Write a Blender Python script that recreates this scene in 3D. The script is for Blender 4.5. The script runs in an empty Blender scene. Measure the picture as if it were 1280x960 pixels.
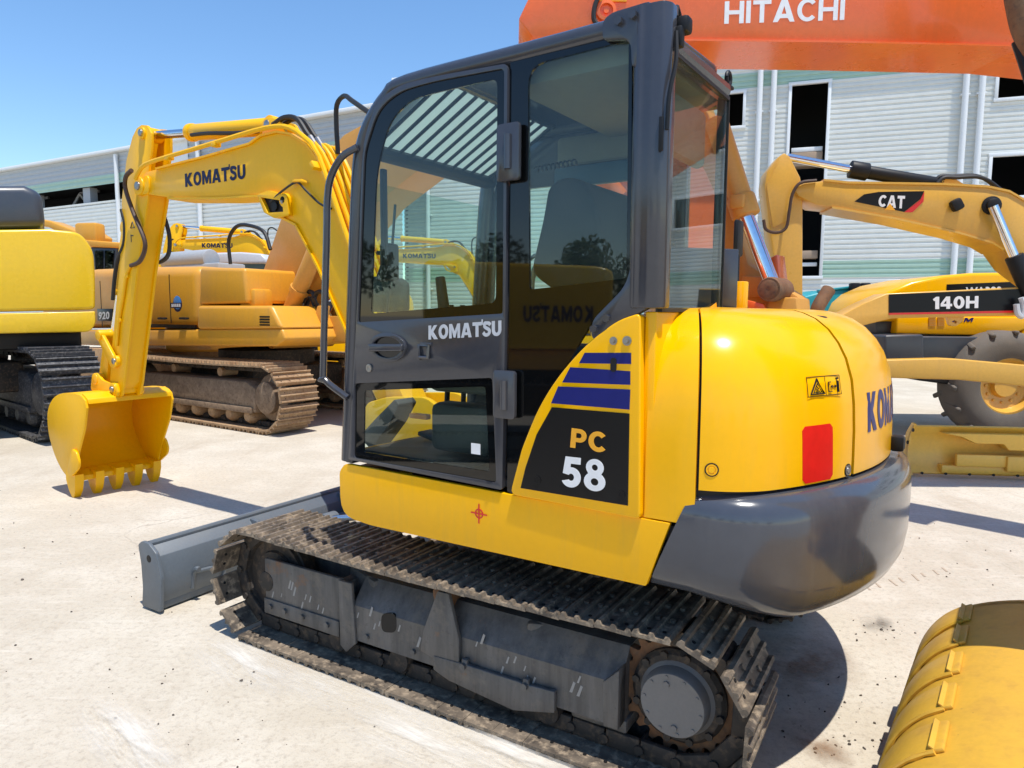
import bpy, bmesh, math, random
from mathutils import Vector, Matrix
from mathutils.geometry import tessellate_polygon
R = math.radians
rnd = random.Random(7)
SC = bpy.context.scene
COL = SC.collection

# ------------------------------------------------------------------ camera
FPX, PITCH, ROLL, CH = 866.0, R(5.75), R(0.3), 1.58
def _axes():
    cp, sp, c, s = math.cos(PITCH), math.sin(PITCH), math.cos(ROLL), math.sin(ROLL)
    r = Vector((1, 0, 0)); u = Vector((0, sp, cp)); f = Vector((0, cp, -sp))
    return c * r + s * u, c * u - s * r, f
CR, CU, CF = _axes()
CAM = Vector((0, 0, CH))
cd = bpy.data.cameras.new('camera'); co = bpy.data.objects.new('camera', cd); COL.objects.link(co)
cd.sensor_width = 36; cd.sensor_fit = 'HORIZONTAL'; cd.lens = FPX / 1280 * 36; cd.clip_end = 2000; cd.clip_start = .05
m4 = Matrix((CR, CU, -CF)).transposed().to_4x4(); m4.translation = CAM
co.matrix_world = m4
SC.camera = co
def ray(px, py): return CF + CR * ((px - 640) / FPX) - CU * ((py - 480) / FPX)
def FW(h): return Vector((-math.sin(R(h)), math.cos(R(h)), 0))
def LF(h): return Vector((-math.cos(R(h)), -math.sin(R(h)), 0))
def gnd(px, py, z=0.):
    d = ray(px, py); return CAM + d * ((z - CH) / d.z)
def at(px, py, Y):
    d = ray(px, py); return CAM + d * (Y / d.y)
class PL:
    """a vertical plane frame: x forward along heading, y to the left, z up"""
    def __init__(s, P0, h): s.P = Vector((P0[0], P0[1], 0)); s.h = h; s.f = FW(h); s.n = LF(h)
    def __call__(s, px, py, y=0.):
        d = ray(px, py); t = ((s.P + s.n * y - CAM).dot(s.n)) / d.dot(s.n)
        q = CAM + d * t - s.P
        return (q.dot(s.f), q.z)
    def l(s, pts, y=0.): return [s(a, b, y) for a, b in pts]
    def rz(s): return R(90 + s.h)
    def w(s, x, y, z=0): return s.P + s.f * x + s.n * y + Vector((0, 0, z))

# ------------------------------------------------------------------ materials
def mat(name): 
    m = bpy.data.materials.new(name); m.use_nodes = True
    nt = m.node_tree; b = nt.nodes['Principled BSDF']
    return m, nt, b
def N(nt, t, **k):
    n = nt.nodes.new(t)
    for a, v in k.items(): setattr(n, a, v)
    return n
def noise(nt, scale, detail=4, rough=.55, vec=None, coord='Object', stretch=None):
    n = N(nt, 'ShaderNodeTexNoise'); n.inputs['Scale'].default_value = scale
    n.inputs['Detail'].default_value = detail; n.inputs['Roughness'].default_value = rough
    tc = N(nt, 'ShaderNodeTexCoord'); v = tc.outputs[coord]
    if stretch:
        mp = N(nt, 'ShaderNodeMapping'); mp.inputs['Scale'].default_value = stretch
        nt.links.new(v, mp.inputs['Vector']); v = mp.outputs[0]
    nt.links.new(v, n.inputs['Vector'])
    return n.outputs['Fac']
def ramp(nt, fac, stops):
    r = N(nt, 'ShaderNodeValToRGB'); e = r.color_ramp.elements
    while len(e) < len(stops): e.new(.5)
    for i, (p, c) in enumerate(stops):
        e[i].position = p; e[i].color = c if len(c) == 4 else (*c, 1)
    nt.links.new(fac, r.inputs['Fac']); return r.outputs['Color']
def mixc(nt, fac, a, b, blend='MIX'):
    m = N(nt, 'ShaderNodeMix', data_type='RGBA', blend_type=blend)
    for s, v in ((0, fac), (6, a), (7, b)):
        if isinstance(v, (int, float)): m.inputs[s].default_value = v
        elif isinstance(v, tuple): m.inputs[s].default_value = (*v, 1)
        else: nt.links.new(v, m.inputs[s])
    return m.outputs[2]
def bump(nt, b, h, strength, dist=.01):
    n = N(nt, 'ShaderNodeBump'); n.inputs['Strength'].default_value = strength; n.inputs['Distance'].default_value = dist
    nt.links.new(h, n.inputs['Height']); nt.links.new(n.outputs[0], b.inputs['Normal'])
def sc(c, k): return tuple(min(1, x * k) for x in c)
def paint(name, c, rough=.3, dirt=.25, dirtc=(.28, .22, .15), dscale=3., coat=.0, spec=.5, metal=0., bmp=.02, stretch=None, var=.05, streak=0.):
    m, nt, b = mat(name)
    big = noise(nt, dscale, 6, .65, stretch=stretch); fine = noise(nt, dscale * 14, 4, .6)
    base = mixc(nt, ramp(nt, fine, [(.3, (0, 0, 0)), (.75, (1, 1, 1))]), sc(c, 1 - var), sc(c, 1 + var))
    msk = ramp(nt, big, [(.5, (0, 0, 0)), (.85, (dirt,) * 3)])
    base = mixc(nt, msk, base, dirtc)
    if streak:
        st = noise(nt, 2.2, 7, .7, stretch=(7, 7, .8)); base = mixc(nt, ramp(nt, st, [(.52, (0, 0, 0)), (.78, (streak,) * 3)]), base, dirtc)
        sc_n = noise(nt, 30, 6, .75, stretch=(1, 1, 3)); base = mixc(nt, ramp(nt, sc_n, [(.66, (0, 0, 0)), (.74, (streak * 1.5,) * 3)]), base, sc(dirtc, .7))
    nt.links.new(base, b.inputs['Base Color'])
    nt.links.new(ramp(nt, big, [(.25, (rough * .8,) * 3), (.8, (min(1, rough * 1.4),) * 3)]), b.inputs['Roughness'])
    b.inputs['Coat Weight'].default_value = coat; b.inputs['Coat Roughness'].default_value = .08
    b.inputs['Specular IOR Level'].default_value = spec; b.inputs['Metallic'].default_value = metal
    if bmp: bump(nt, b, fine, bmp * 4, .004)
    return m
def plain(name, c, rough=.5, metal=0., spec=.5):
    m, nt, b = mat(name)
    f = noise(nt, 25, 4)
    nt.links.new(mixc(nt, f, sc(c, .85), sc(c, 1.1)), b.inputs['Base Color'])
    b.inputs['Roughness'].default_value = rough; b.inputs['Metallic'].default_value = metal
    b.inputs['Specular IOR Level'].default_value = spec
    return m
def grime(name, c1, c2, c3, rough=.75, scale=6., metal=0.):
    """bare worn metal with dust and rust in clumps"""
    m, nt, b = mat(name)
    a = noise(nt, scale, 8, .7); d = noise(nt, scale * 5, 5, .65)
    x = mixc(nt, ramp(nt, a, [(.38, (0, 0, 0)), (.62, (1, 1, 1))]), c1, c2)
    x = mixc(nt, ramp(nt, d, [(.5, (0, 0, 0)), (.68, (.85,) * 3)]), x, c3)
    nt.links.new(x, b.inputs['Base Color']); b.inputs['Roughness'].default_value = rough; b.inputs['Metallic'].default_value = metal
    bump(nt, b, d, .25, .006)
    return m
def glass(name, tint, f0=1.0):
    m, nt, b = mat(name); nt.nodes.remove(b)
    out = nt.nodes['Material Output']
    t = N(nt, 'ShaderNodeBsdfTransparent'); t.inputs[0].default_value = (*tint, 1)
    g = N(nt, 'ShaderNodeBsdfGlossy'); g.inputs['Roughness'].default_value = .012
    f = N(nt, 'ShaderNodeFresnel'); ge = N(nt, 'ShaderNodeNewGeometry'); io = N(nt, 'ShaderNodeMapRange')
    io.inputs['To Min'].default_value = 1.5; io.inputs['To Max'].default_value = 1 / 1.5
    nt.links.new(ge.outputs['Backfacing'], io.inputs['Value']); nt.links.new(io.outputs[0], f.inputs['IOR'])
    mu = N(nt, 'ShaderNodeMath', operation='MULTIPLY'); mu.inputs[1].default_value = f0; mu.use_clamp = True
    mx = N(nt, 'ShaderNodeMixShader'); dn = noise(nt, 3, 5)
    du = N(nt, 'ShaderNodeBsdfDiffuse'); du.inputs[0].default_value = (.45, .5, .48, 1)
    m2 = N(nt, 'ShaderNodeMixShader')
    L = nt.links.new
    L(f.outputs[0], mu.inputs[0]); L(mu.outputs[0], mx.inputs[0]); 
    L(ramp(nt, dn, [(.35, (.0,) * 3), (.8, (.04,) * 3)]), m2.inputs[0]); L(t.outputs[0], m2.inputs[1]); L(du.outputs[0], m2.inputs[2])
    L(m2.outputs[0], mx.inputs[1]); L(g.outputs[0], mx.inputs[2]); L(mx.outputs[0], out.inputs[0])
    return m
M = {}
YB = (.94, .468, .0)
M['yellow'] = paint('yellow_paint', YB, .2, .06, (.55, .34, .06), 2.5, .08, spec=.3, bmp=.004, var=.02, streak=.24)
M['arm_yellow'] = paint('boom_yellow_paint', (.91, .475, .0), .34, .12, (.62, .36, .02), 2.5, .05, spec=.3, bmp=.006, var=.03, streak=.22)
M['slate'] = paint('slate_grey_paint', (.056, .062, .078), .15, .25, (.15, .15, .15), 2., .25, bmp=.006, stretch=(5, 5, .6))
M['cabgrey'] = paint('cab_grey_paint', (.044, .046, .056), .2, .25, (.11, .10, .10), 3., .3)
M['blade'] = paint('blade_grey_paint', (.115, .135, .155), .42, .4, (.2, .19, .17), 5.)
def framepaint():
    m, nt, b = mat('undercarriage_paint')
    a = noise(nt, 3, 7, .65, stretch=(6, 6, .7)); d = noise(nt, 7, 8, .7); e = noise(nt, 40, 5, .7); r_ = noise(nt, 4.3, 8, .75)
    c = mixc(nt, ramp(nt, a, [(.35, (0, 0, 0)), (.7, (1, 1, 1))]), (.075, .071, .067), (.145, .136, .127))
    c = mixc(nt, ramp(nt, d, [(.52, (0, 0, 0)), (.72, (.7,) * 3)]), c, (.215, .18, .14))
    c = mixc(nt, ramp(nt, e, [(.58, (0, 0, 0)), (.7, (.6,) * 3)]), c, (.055, .05, .045))
    c = mixc(nt, ramp(nt, r_, [(.62, (0, 0, 0)), (.72, (.8,) * 3)]), c, (.22, .10, .04))
    nt.links.new(c, b.inputs['Base Color']); nt.links.new(ramp(nt, d, [(.3, (.38,) * 3), (.7, (.75,) * 3)]), b.inputs['Roughness']); bump(nt, b, e, .2, .004); return m
M['frame'] = framepaint(); M['frame_clean'] = paint('undercarriage_paint', (.135, .128, .122), .45, .6, (.20, .165, .13), 5., bmp=.04)
M['cover'] = paint('motor_cover_paint', (.165, .16, .155), .5, .4, (.25, .22, .2), 7.)
M['gblack'] = plain('gloss_black', (.004, .0045, .005), .03)
M['black'] = plain('black_plastic', (.010, .010, .011), .5, spec=.3)
M['rubber'] = plain('black_hose_rubber', (.014, .013, .013), .55)
M['brownhose'] = plain('brown_hose_sleeve', (.06, .028, .016), .5)
M['inner'] = plain('cab_trim_plastic', (.035, .036, .035), .6)
M['seat'] = plain('seat_fabric', (.008, .008, .009), .9)
M['tan_trim'] = plain('cab_roof_lining', (.20, .19, .15), .8)
M['chrome'] = plain('chrome_rod', (.78, .78, .8), .12, 1.)
M['steel'] = plain('bare_steel', (.35, .34, .33), .35, .9)
M['track'] = grime('track_steel', (.058, .047, .038), (.21, .165, .12), (.40, .31, .215), .5)
M['trackd'] = grime('chain_steel', (.02, .018, .016), (.045, .035, .028), (.12, .08, .05), .7)
M['rust'] = grime('rusty_steel', (.16, .07, .03), (.22, .12, .06), (.10, .06, .04), .8)
M['track_rust'] = grime('rusty_track_steel', (.33, .20, .105), (.44, .30, .17), (.22, .13, .075), .8)
M['dusty'] = grime('dusty_frame_steel', (.20, .135, .085), (.30, .21, .135), (.13, .08, .05), .85)
M['track_dark'] = grime('dark_track_steel', (.03, .03, .034), (.06, .06, .065), (.20, .19, .18), .55)
M['navy'] = plain('navy_decal', (.010, .015, .15), .35, spec=.25)
M['navy2'] = plain('dark_navy_decal', (.010, .014, .06), .4, spec=.2)
M['blackdecal'] = plain('black_decal', (.008, .008, .009), .3, spec=.22)
M['whitedecal'] = plain('white_decal', (.80, .80, .80), .4)
M['silverdecal'] = plain('silver_decal', (.55, .56, .58), .4)
M['orangedecal'] = plain('orange_decal', (.88, .40, .02), .4)
M['red'] = plain('red_reflector', (.75, .012, .012), .2)
M['reddecal'] = plain('red_decal', (.65, .02, .02), .35)
M['glass'] = glass('cab_glass', (.86, .945, .91), .95)
M['darkglass'] = glass('dark_glass', (.12, .16, .18), 1.3)
M['orange'] = paint('orange_red_paint', (.86, .155, .03), .26, .12, (.5, .13, .04), 2., .2, bmp=.006, streak=.2)
M['tan'] = paint('weathered_orange_paint', (.62, .29, .045), .45, .45, (.45, .22, .06), 3., bmp=.04)
M['tan2'] = paint('dusty_orange_paint', (.70, .33, .03), .35, .3, (.42, .23, .08), 3., bmp=.006, streak=.35)
M['catyellow'] = paint('ochre_yellow_paint', (.70, .39, .06), .3, .25, (.42, .25, .09), 2.5, .1, bmp=.006, streak=.25)
M['leftyellow'] = paint('bright_yellow_paint', (.80, .50, .01), .25, .12, (.6, .38, .05), 1.6, .1, bmp=.004, streak=.18)
M['darkblue'] = paint('dark_blue_grey_paint', (.045, .055, .075), .3, .3, (.12, .11, .1), 2.)
M['teal'] = paint('teal_paint', (.02, .33, .37), .35, .2)
M['dirtybucket'] = paint('scuffed_bucket_paint', (.66, .375, .04), .45, .8, (.40, .20, .05), 4., bmp=.03, streak=.45)
M['tyre'] = paint('dusty_tyre_rubber', (.13, .115, .10), .85, .5, (.24, .21, .17), 6., bmp=.15)
M['silver'] = plain('silver_paint', (.55, .57, .6), .3)
M['scuff'] = plain('bare_scuffed_steel', (.30, .295, .285), .5)
M['lampglass'] = plain('lamp_lens', (.5, .5, .5), .1)
M['orangelamp'] = plain('orange_lamp_lens', (.8, .22, .02), .25)

# ------------------------------------------------------------------ mesh builder
def bez(pts, k=5):
    """Catmull-Rom through pts"""
    if len(pts) < 3: return [Vector(p) for p in pts]
    P = [Vector(p) for p in pts]; P = [P[0] * 2 - P[1]] + P + [P[-1] * 2 - P[-2]]
    out = []
    for i in range(1, len(P) - 2):
        for j in range(k):
            t = j / k; a, b, c, d = P[i - 1:i + 3]
            out.append(.5 * ((2 * b) + (c - a) * t + (2 * a - 5 * b + 4 * c - d) * t * t + (3 * b - a - 3 * c + d) * t ** 3))
    out.append(P[-2]); return out
def rpoly(pts, r, n=4):
    """round the corners of a 2d polygon; r number or list"""
    out = []; L = len(pts)
    for i in range(L):
        ri = r[i] if isinstance(r, (list, tuple)) else r
        p = Vector(pts[i]); a = Vector(pts[i - 1]); b = Vector(pts[(i + 1) % L])
        if ri <= 0: out.append(tuple(p)); continue
        da, db = (a - p), (b - p); ra = min(ri, da.length * .48, db.length * .48)
        A = p + da.normalized() * ra; B = p + db.normalized() * ra
        for j in range(n + 1):
            t = j / n; out.append(tuple((1 - t) ** 2 * A + 2 * t * (1 - t) * p + t * t * B))
    return out
class MB:
    def __init__(s): s.bm = bmesh.new(); s.mi = 0; s.X = None
    def _add(s, t, bev=0, seg=2, ang=30):
        bmesh.ops.recalc_face_normals(t, faces=t.faces)
        if bev > 0:
            ed = [e for e in t.edges if len(e.link_faces) == 2 and e.calc_face_angle(0) > R(ang)]
            if ed: bmesh.ops.bevel(t, geom=ed, offset=bev, segments=seg, profile=.5, affect='EDGES', clamp_overlap=True)
        if s.X is not None: bmesh.ops.transform(t, matrix=s.X, verts=t.verts)
        for f in t.faces: f.material_index = s.mi
        me = bpy.data.meshes.new('tmp'); t.to_mesh(me); t.free(); s.bm.from_mesh(me); bpy.data.meshes.remove(me)
        return s
    def box(s, c, d, bev=0, rot=None, seg=2):
        t = bmesh.new(); bmesh.ops.create_cube(t, size=1)
        m = Matrix.Diagonal((*d, 1))
        if rot: m = Matrix.Rotation(rot[2], 4, 'Z') @ Matrix.Rotation(rot[1], 4, 'Y') @ Matrix.Rotation(rot[0], 4, 'X') @ m
        bmesh.ops.transform(t, matrix=Matrix.Translation(c) @ m, verts=t.verts)
        return s._add(t, bev, seg)
    def prism(s, poly, a, b, ax='y', holes=(), bev=0, seg=2, map=None):
        f = map or {'y': lambda u, v, w: (u, w, v), 'x': lambda u, v, w: (w, u, v), 'z': lambda u, v, w: (u, v, w)}[ax]
        t = bmesh.new(); loops = [list(poly)] + [list(h) for h in holes]
        rings = []
        for lp in loops:
            rings.append(([t.verts.new(f(u, v, a)) for u, v in lp], [t.verts.new(f(u, v, b)) for u, v in lp]))
        if holes:
            tri = tessellate_polygon([[Vector((u, v, 0)) for u, v in lp] for lp in loops])
            A = [v for r in rings for v in r[0]]; B = [v for r in rings for v in r[1]]
            for q in tri:
                for V in (A, B):
                    try: t.faces.new([V[i] for i in q])
                    except ValueError: pass
        else:
            t.faces.new(rings[0][0]); t.faces.new(rings[0][1])
        for A, B in rings:
            n = len(A)
            for i in range(n): t.faces.new((A[i], A[(i + 1) % n], B[(i + 1) % n], B[i]))
        return s._add(t, bev, seg)
    def cyl(s, p0, p1, r, r2=None, n=18, bev=0, seg=2):
        p0 = Vector(p0); p1 = Vector(p1); d = p1 - p0; t = bmesh.new()
        bmesh.ops.create_cone(t, cap_ends=True, segments=n, radius1=r, radius2=r if r2 is None else r2, depth=d.length)
        m = Matrix.Translation((p0 + p1) / 2) @ d.to_track_quat('Z', 'Y').to_matrix().to_4x4()
        bmesh.ops.transform(t, matrix=m, verts=t.verts)
        return s._add(t, bev, seg, 50)
    def tube(s, pts, r, n=8, k=0):
        P = bez(pts, k) if k else [Vector(p) for p in pts]
        t = bmesh.new(); rings = []; up = None
        for i, p in enumerate(P):
            d = (P[min(i + 1, len(P) - 1)] - P[max(i - 1, 0)]).normalized()
            if up is None: up = d.orthogonal().normalized()
            up = (up - d * up.dot(d))
            if up.length < 1e-6: up = d.orthogonal()
            up.normalize(); w = d.cross(up)
            rr = r[i] if isinstance(r, (list, tuple)) else r
            if 0 < i < len(P) - 1:
                c = (P[i + 1] - p).normalized().dot((p - P[i - 1]).normalized())
                rr = rr / max(.6, math.sqrt((1 + max(-.3, c)) / 2))
            rings.append([t.verts.new(p + (up * math.cos(2 * math.pi * j / n) + w * math.sin(2 * math.pi * j / n)) * rr) for j in range(n)])
        for a, b in zip(rings, rings[1:]):
            for j in range(n): t.faces.new((a[j], a[(j + 1) % n], b[(j + 1) % n], b[j]))
        t.faces.new(rings[0]); t.faces.new(rings[-1])
        return s._add(t)
    def grid(s, rows, close=False, thick=0., flip=False):
        t = bmesh.new(); V = [[t.verts.new(p) for p in r] for r in rows]
        for a, b in zip(V, V[1:]):
            n = len(a)
            for j in range(n if close else n - 1):
                try: t.faces.new((a[j], a[(j + 1) % n], b[(j + 1) % n], b[j]))
                except ValueError: pass
        if thick:
            bmesh.ops.recalc_face_normals(t, faces=t.faces); t.normal_update()
            k = -thick if not flip else thick; n0 = len(t.verts); t.verts.index_update()
            F0 = [[v.index for v in f.verts] for f in t.faces]; B0 = [[v.index for v in e.verts] for e in t.edges if len(e.link_faces) == 1]
            vs0 = t.verts[:]; inn = [t.verts.new(v.co + v.normal * k) for v in vs0]
            for f in F0: t.faces.new([inn[i] for i in reversed(f)])
            for a, b_ in B0: t.faces.new((vs0[a], vs0[b_], inn[b_], inn[a]))
        return s._add(t)
    def lathe(s, prof, p0, axis, n=28, caps=True):
        """prof: (r, h) along axis from p0"""
        ax = Vector(axis).normalized(); u = ax.orthogonal().normalized(); w = ax.cross(u); p0 = Vector(p0)
        rows = [[p0 + ax * h + (u * math.cos(2 * math.pi * j / n) + w * math.sin(2 * math.pi * j / n)) * r for j in range(n)] for r, h in prof]
        t = bmesh.new(); V = [[t.verts.new(p) for p in r] for r in rows]
        for a, b in zip(V, V[1:]):
            for j in range(n): t.faces.new((a[j], a[(j + 1) % n], b[(j + 1) % n], b[j]))
        if caps: t.faces.new(V[0]); t.faces.new(V[-1])
        return s._add(t)
    def bolt(s, p, d, r=.011, h=.008):
        p = Vector(p); d = Vector(d); return s.cyl(p, p + d * h, r, n=6)
    def build(s, name, mats, parent=None, smooth=35, rz=0, loc=None):
        me = bpy.data.meshes.new(name); s.bm.to_mesh(me); s.bm.free()
        if not isinstance(mats, (list, tuple)): mats = [mats]
        for m in mats: me.materials.append(M[m] if isinstance(m, str) else m)
        for p in me.polygons: p.use_smooth = True
        me.set_sharp_from_angle(angle=R(smooth))
        o = bpy.data.objects.new(name, me); COL.objects.link(o)
        if parent is not None: o.parent = parent
        if rz: o.rotation_euler.z = rz
        if loc: o.location = loc
        return o
def tag(o, label=None, cat=None, group=None, kind=None):
    for k, v in (('label', label), ('category', cat), ('group', group), ('kind', kind)):
        if v: o[k] = v
    return o
def thing(name, label, cat, loc=(0, 0, 0), rz=0, group=None):
    o = bpy.data.objects.new(name, None); COL.objects.link(o); o.location = loc; o.rotation_euler = (0, 0, rz)
    o.empty_display_size = .2
    return tag(o, label, cat, group)
_tc = {}
def arc(cx, cy, rx, ry, a0, a1, n=14): return [(cx + rx * math.cos(R(a0 + (a1 - a0) * i / n)), cy + ry * math.sin(R(a0 + (a1 - a0) * i / n))) for i in range(n + 1)]
def stroke_poly(pts, t, k=4):
    P = bez([(x, y, 0) for x, y in pts], k) if k else [Vector((x, y, 0)) for x, y in pts]; A = []; B = []
    for i, p in enumerate(P):
        d = (P[min(i + 1, len(P) - 1)] - P[max(i - 1, 0)]).normalized(); n = Vector((-d.y, d.x, 0)) * t / 2
        A.append((p.x + n.x, p.y + n.y)); B.append((p.x - n.x, p.y - n.y))
    return A + B[::-1]
def eight():
    out = []
    for i in range(40):
        a = 2 * math.pi * i / 40; d = Vector((math.cos(a), math.sin(a))); best = 0
        for cx, cy, rx, ry in ((0, .245, .31, .275), (0, -.21, .365, .31)):
            q = Vector((-cx / rx, -cy / ry)); e = Vector((d.x / rx, d.y / ry)); A = e.dot(e); B = 2 * q.dot(e); Cc = q.dot(q) - 1; D = B * B - 4 * A * Cc
            if D > 0: best = max(best, (-B + math.sqrt(D)) / 2 / A)
        out.append((.365 + d.x * best, .5 + d.y * best))
    return (out, [arc(.365, .745, .105, .10, 0, 342, 19), arc(.365, .28, .13, .12, 0, 342, 19)])
def glyph(c, t):
    e = 1 - t
    if c == 'K': return .90, [([(0, 0), (t, 0), (t, .33), (.56, 0), (.90, 0), (.47, .53), (.86, 1), (.54, 1), (t, .66), (t, 1), (0, 1)], [])]
    if c in 'O0':
        w = .46 if c == 'O' else .38; return 2 * w, [(arc(w, .5, w, .515, 0, 348, 29), [arc(w, .5, w - t, .515 - t * .9, 0, 348, 29)])]
    if c == 'M': return 1.02, [([(0, 0), (t * .9, 0), (t * .9, .60), (.43, .04), (.59, .04), (1.02 - t * .9, .60), (1.02 - t * .9, 0), (1.02, 0), (1.02, 1), (.77, 1), (.51, .46), (.25, 1), (0, 1)], [])]
    if c == 'A': return .96, [([(0, 0), (t * 1.05, 0), (.31, .17), (.65, .17), (.96 - t * 1.05, 0), (.96, 0), (.48 + t * .65, 1), (.48 - t * .65, 1)], [[(.375, .36), (.585, .36), (.48, .72)]])]
    if c == 'T': return .80, [([(.40 - t / 2, 0), (.40 + t / 2, 0), (.40 + t / 2, e + .02), (.80, e + .02), (.80, 1), (0, 1), (0, e + .02), (.40 - t / 2, e + .02)], [])]
    if c == "'": return .10, [([(-.02, .80), (.12, .80), (.12, 1.16), (.02, 1.16)], [])]
    if c == 'S': h = t / 2 * .9; return .70, [(stroke_poly([(.655, .74), (.54, .995 - h - .01), (.35, 1.01 - h), (.16, .88), (.17, .66), (.35, .545), (.54, .44), (.58, .24), (.40, -.01 + h), (.18, h + .01), (.035, .28)], t * .88), [])]
    if c == 'U': return .82, [([(0, 1), (0, .38)] + arc(.41, .38, .41, .395, 180, 360) + [(.82, 1), (.82 - t, 1), (.82 - t, .38)] + arc(.41, .38, .41 - t, .395 - t * .85, 360, 180) + [(t, 1)], [])]
    if c == 'H': return .86, [([(0, 0), (t, 0), (t, .5 - t * .45), (.86 - t, .5 - t * .45), (.86 - t, 0), (.86, 0), (.86, 1), (.86 - t, 1), (.86 - t, .5 + t * .45), (t, .5 + t * .45), (t, 1), (0, 1)], [])]
    if c == 'I': return t, [([(0, 0), (t, 0), (t, 1), (0, 1)], [])]
    if c == 'C': return .84, [(arc(.46, .5, .46, .515, 42, 318, 24) + arc(.46, .5, .46 - t, .515 - t * .9, 318, 42, 24), [])]
    if c == 'P': return .76, [([(0, 0), (t, 0), (t, .32), (.42, .32)] + arc(.42, .66, .34, .34, -90, 90) + [(0, 1)], [[(t, .53), (.40, .53)] + arc(.40, .66, .12, .13, -80, 80, 8) + [(.40, .79), (t, .79)]])]
    if c == '1': return .44, [([(.16, 0), (.44, 0), (.44, 1), (.24, 1), (0, .80), (.08, .64), (.16, .70)], [])]
    if c == '4': return .80, [([(.40, 0), (.66, 0), (.66, .20), (.80, .20), (.80, .41), (.66, .41), (.66, 1), (.38, 1), (0, .42), (0, .20), (.40, .20)], [[(.20, .41), (.40, .41), (.40, .70)]])]
    if c == '5': return .70, [([(.66, 1), (.10, 1), (.045, .44), (.27, .40)] + arc(.345, .33, .11, .12, 130, -135, 14) + arc(.345, .325, .345, .335, -155, 92, 20) + [(.30, .66), (.315, .78), (.66, .78)], [])]
    if c == '8': return .73, [eight()]
    return None
def text_geo(s, bold):
    if (s, bold) in _tc: return _tc[(s, bold)]
    if all(glyph(c, .2) for c in s):
        t = bold * 5; x = 0; vs = []; fs = []
        for c in s:
            w, sh = glyph(c, t)
            for outer, holes in sh:
                loops = [outer] + holes; o = len(vs)
                tri = tessellate_polygon([[Vector((u, v, 0)) for u, v in lp] for lp in loops])
                vs += [(u + x, v) for lp in loops for u, v in lp]; fs += [tuple(i + o for i in f) for f in tri]
            x += w + (.10 if c not in "'" else .02) - (.10 if c == 'T' and "'" in s else 0)
        x1 = max(v[0] for v in vs); _tc[(s, bold)] = ([(u / x1, v) for u, v in vs], fs)
        return _tc[(s, bold)]
    c = bpy.data.curves.new('t', 'FONT'); c.body = s; c.offset = bold; c.resolution_u = 4; c.fill_mode = 'FRONT'
    c.space_character = 1 + bold * 2.2
    o = bpy.data.objects.new('t', c); COL.objects.link(o)
    dg = bpy.context.evaluated_depsgraph_get(); me = bpy.data.meshes.new_from_object(o.evaluated_get(dg))
    vs = [v.co.copy() for v in me.vertices]; fs = [tuple(p.vertices) for p in me.polygons]
    bpy.data.objects.remove(o); bpy.data.curves.remove(c); bpy.data.meshes.remove(me)
    x0 = min(v.x for v in vs); x1 = max(v.x for v in vs); y0 = min(v.y for v in vs); y1 = max(v.y for v in vs)
    _tc[(s, bold)] = ([((v.x - x0) / (x1 - x0), (v.y - y0) / (y1 - y0)) for v in vs], fs)
    return _tc[(s, bold)]
def letters(name, s, fn, m, parent, bold=.035, depth=.0015, sub=0, shear=0.):
    """fn(u, v) -> (point, normal) on the surface, u and v from 0 to 1"""
    vs, fs = text_geo(s, bold); bm = bmesh.new()
    V = [bm.verts.new((u, v, 0)) for u, v in vs]
    for f in fs:
        try: bm.faces.new([V[i] for i in f])
        except ValueError: pass
    if sub:
        for k in range(1, sub):
            bmesh.ops.bisect_plane(bm, geom=bm.verts[:] + bm.edges[:] + bm.faces[:], plane_co=(k / sub, 0, 0), plane_no=(1, 0, 0))
    ex = bmesh.ops.extrude_face_region(bm, geom=bm.faces[:])
    for g in ex['geom']:
        if isinstance(g, bmesh.types.BMVert): g.co.z = 1
    for v in bm.verts:
        p, n = fn(v.co.x + shear * (v.co.y - .5), v.co.y); v.co = Vector(p) + Vector(n) * (.0008 + depth * v.co.z)
    bmesh.ops.recalc_face_normals(bm, faces=bm.faces)
    me = bpy.data.meshes.new(name); bm.to_mesh(me); bm.free(); me.materials.append(M[m])
    o = bpy.data.objects.new(name, me); COL.objects.link(o); o.parent = parent
    return o
def flat(o, U, V, w, h):
    o = Vector(o); U = Vector(U).normalized(); V = Vector(V).normalized(); n = U.cross(V)
    return lambda u, v: (o + U * (u * w) + V * (v * h), n)
def quad(c):
    """bilinear over four (x, z) corners bl, br, tr, tl at depth y given as 5th item, facing +y"""
    bl, br, tr, tl, y = c
    def f(u, v):
        x = (bl[0] * (1 - u) + br[0] * u) * (1 - v) + (tl[0] * (1 - u) + tr[0] * u) * v
        z = (bl[1] * (1 - u) + br[1] * u) * (1 - v) + (tl[1] * (1 - u) + tr[1] * u) * v
        return (x, y, z), (0, 1, 0)
    return f
def komatsu(name, fn, m, parent, bold=.052): return letters(name, "KOMAT'SU", fn, m, parent, bold)

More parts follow.
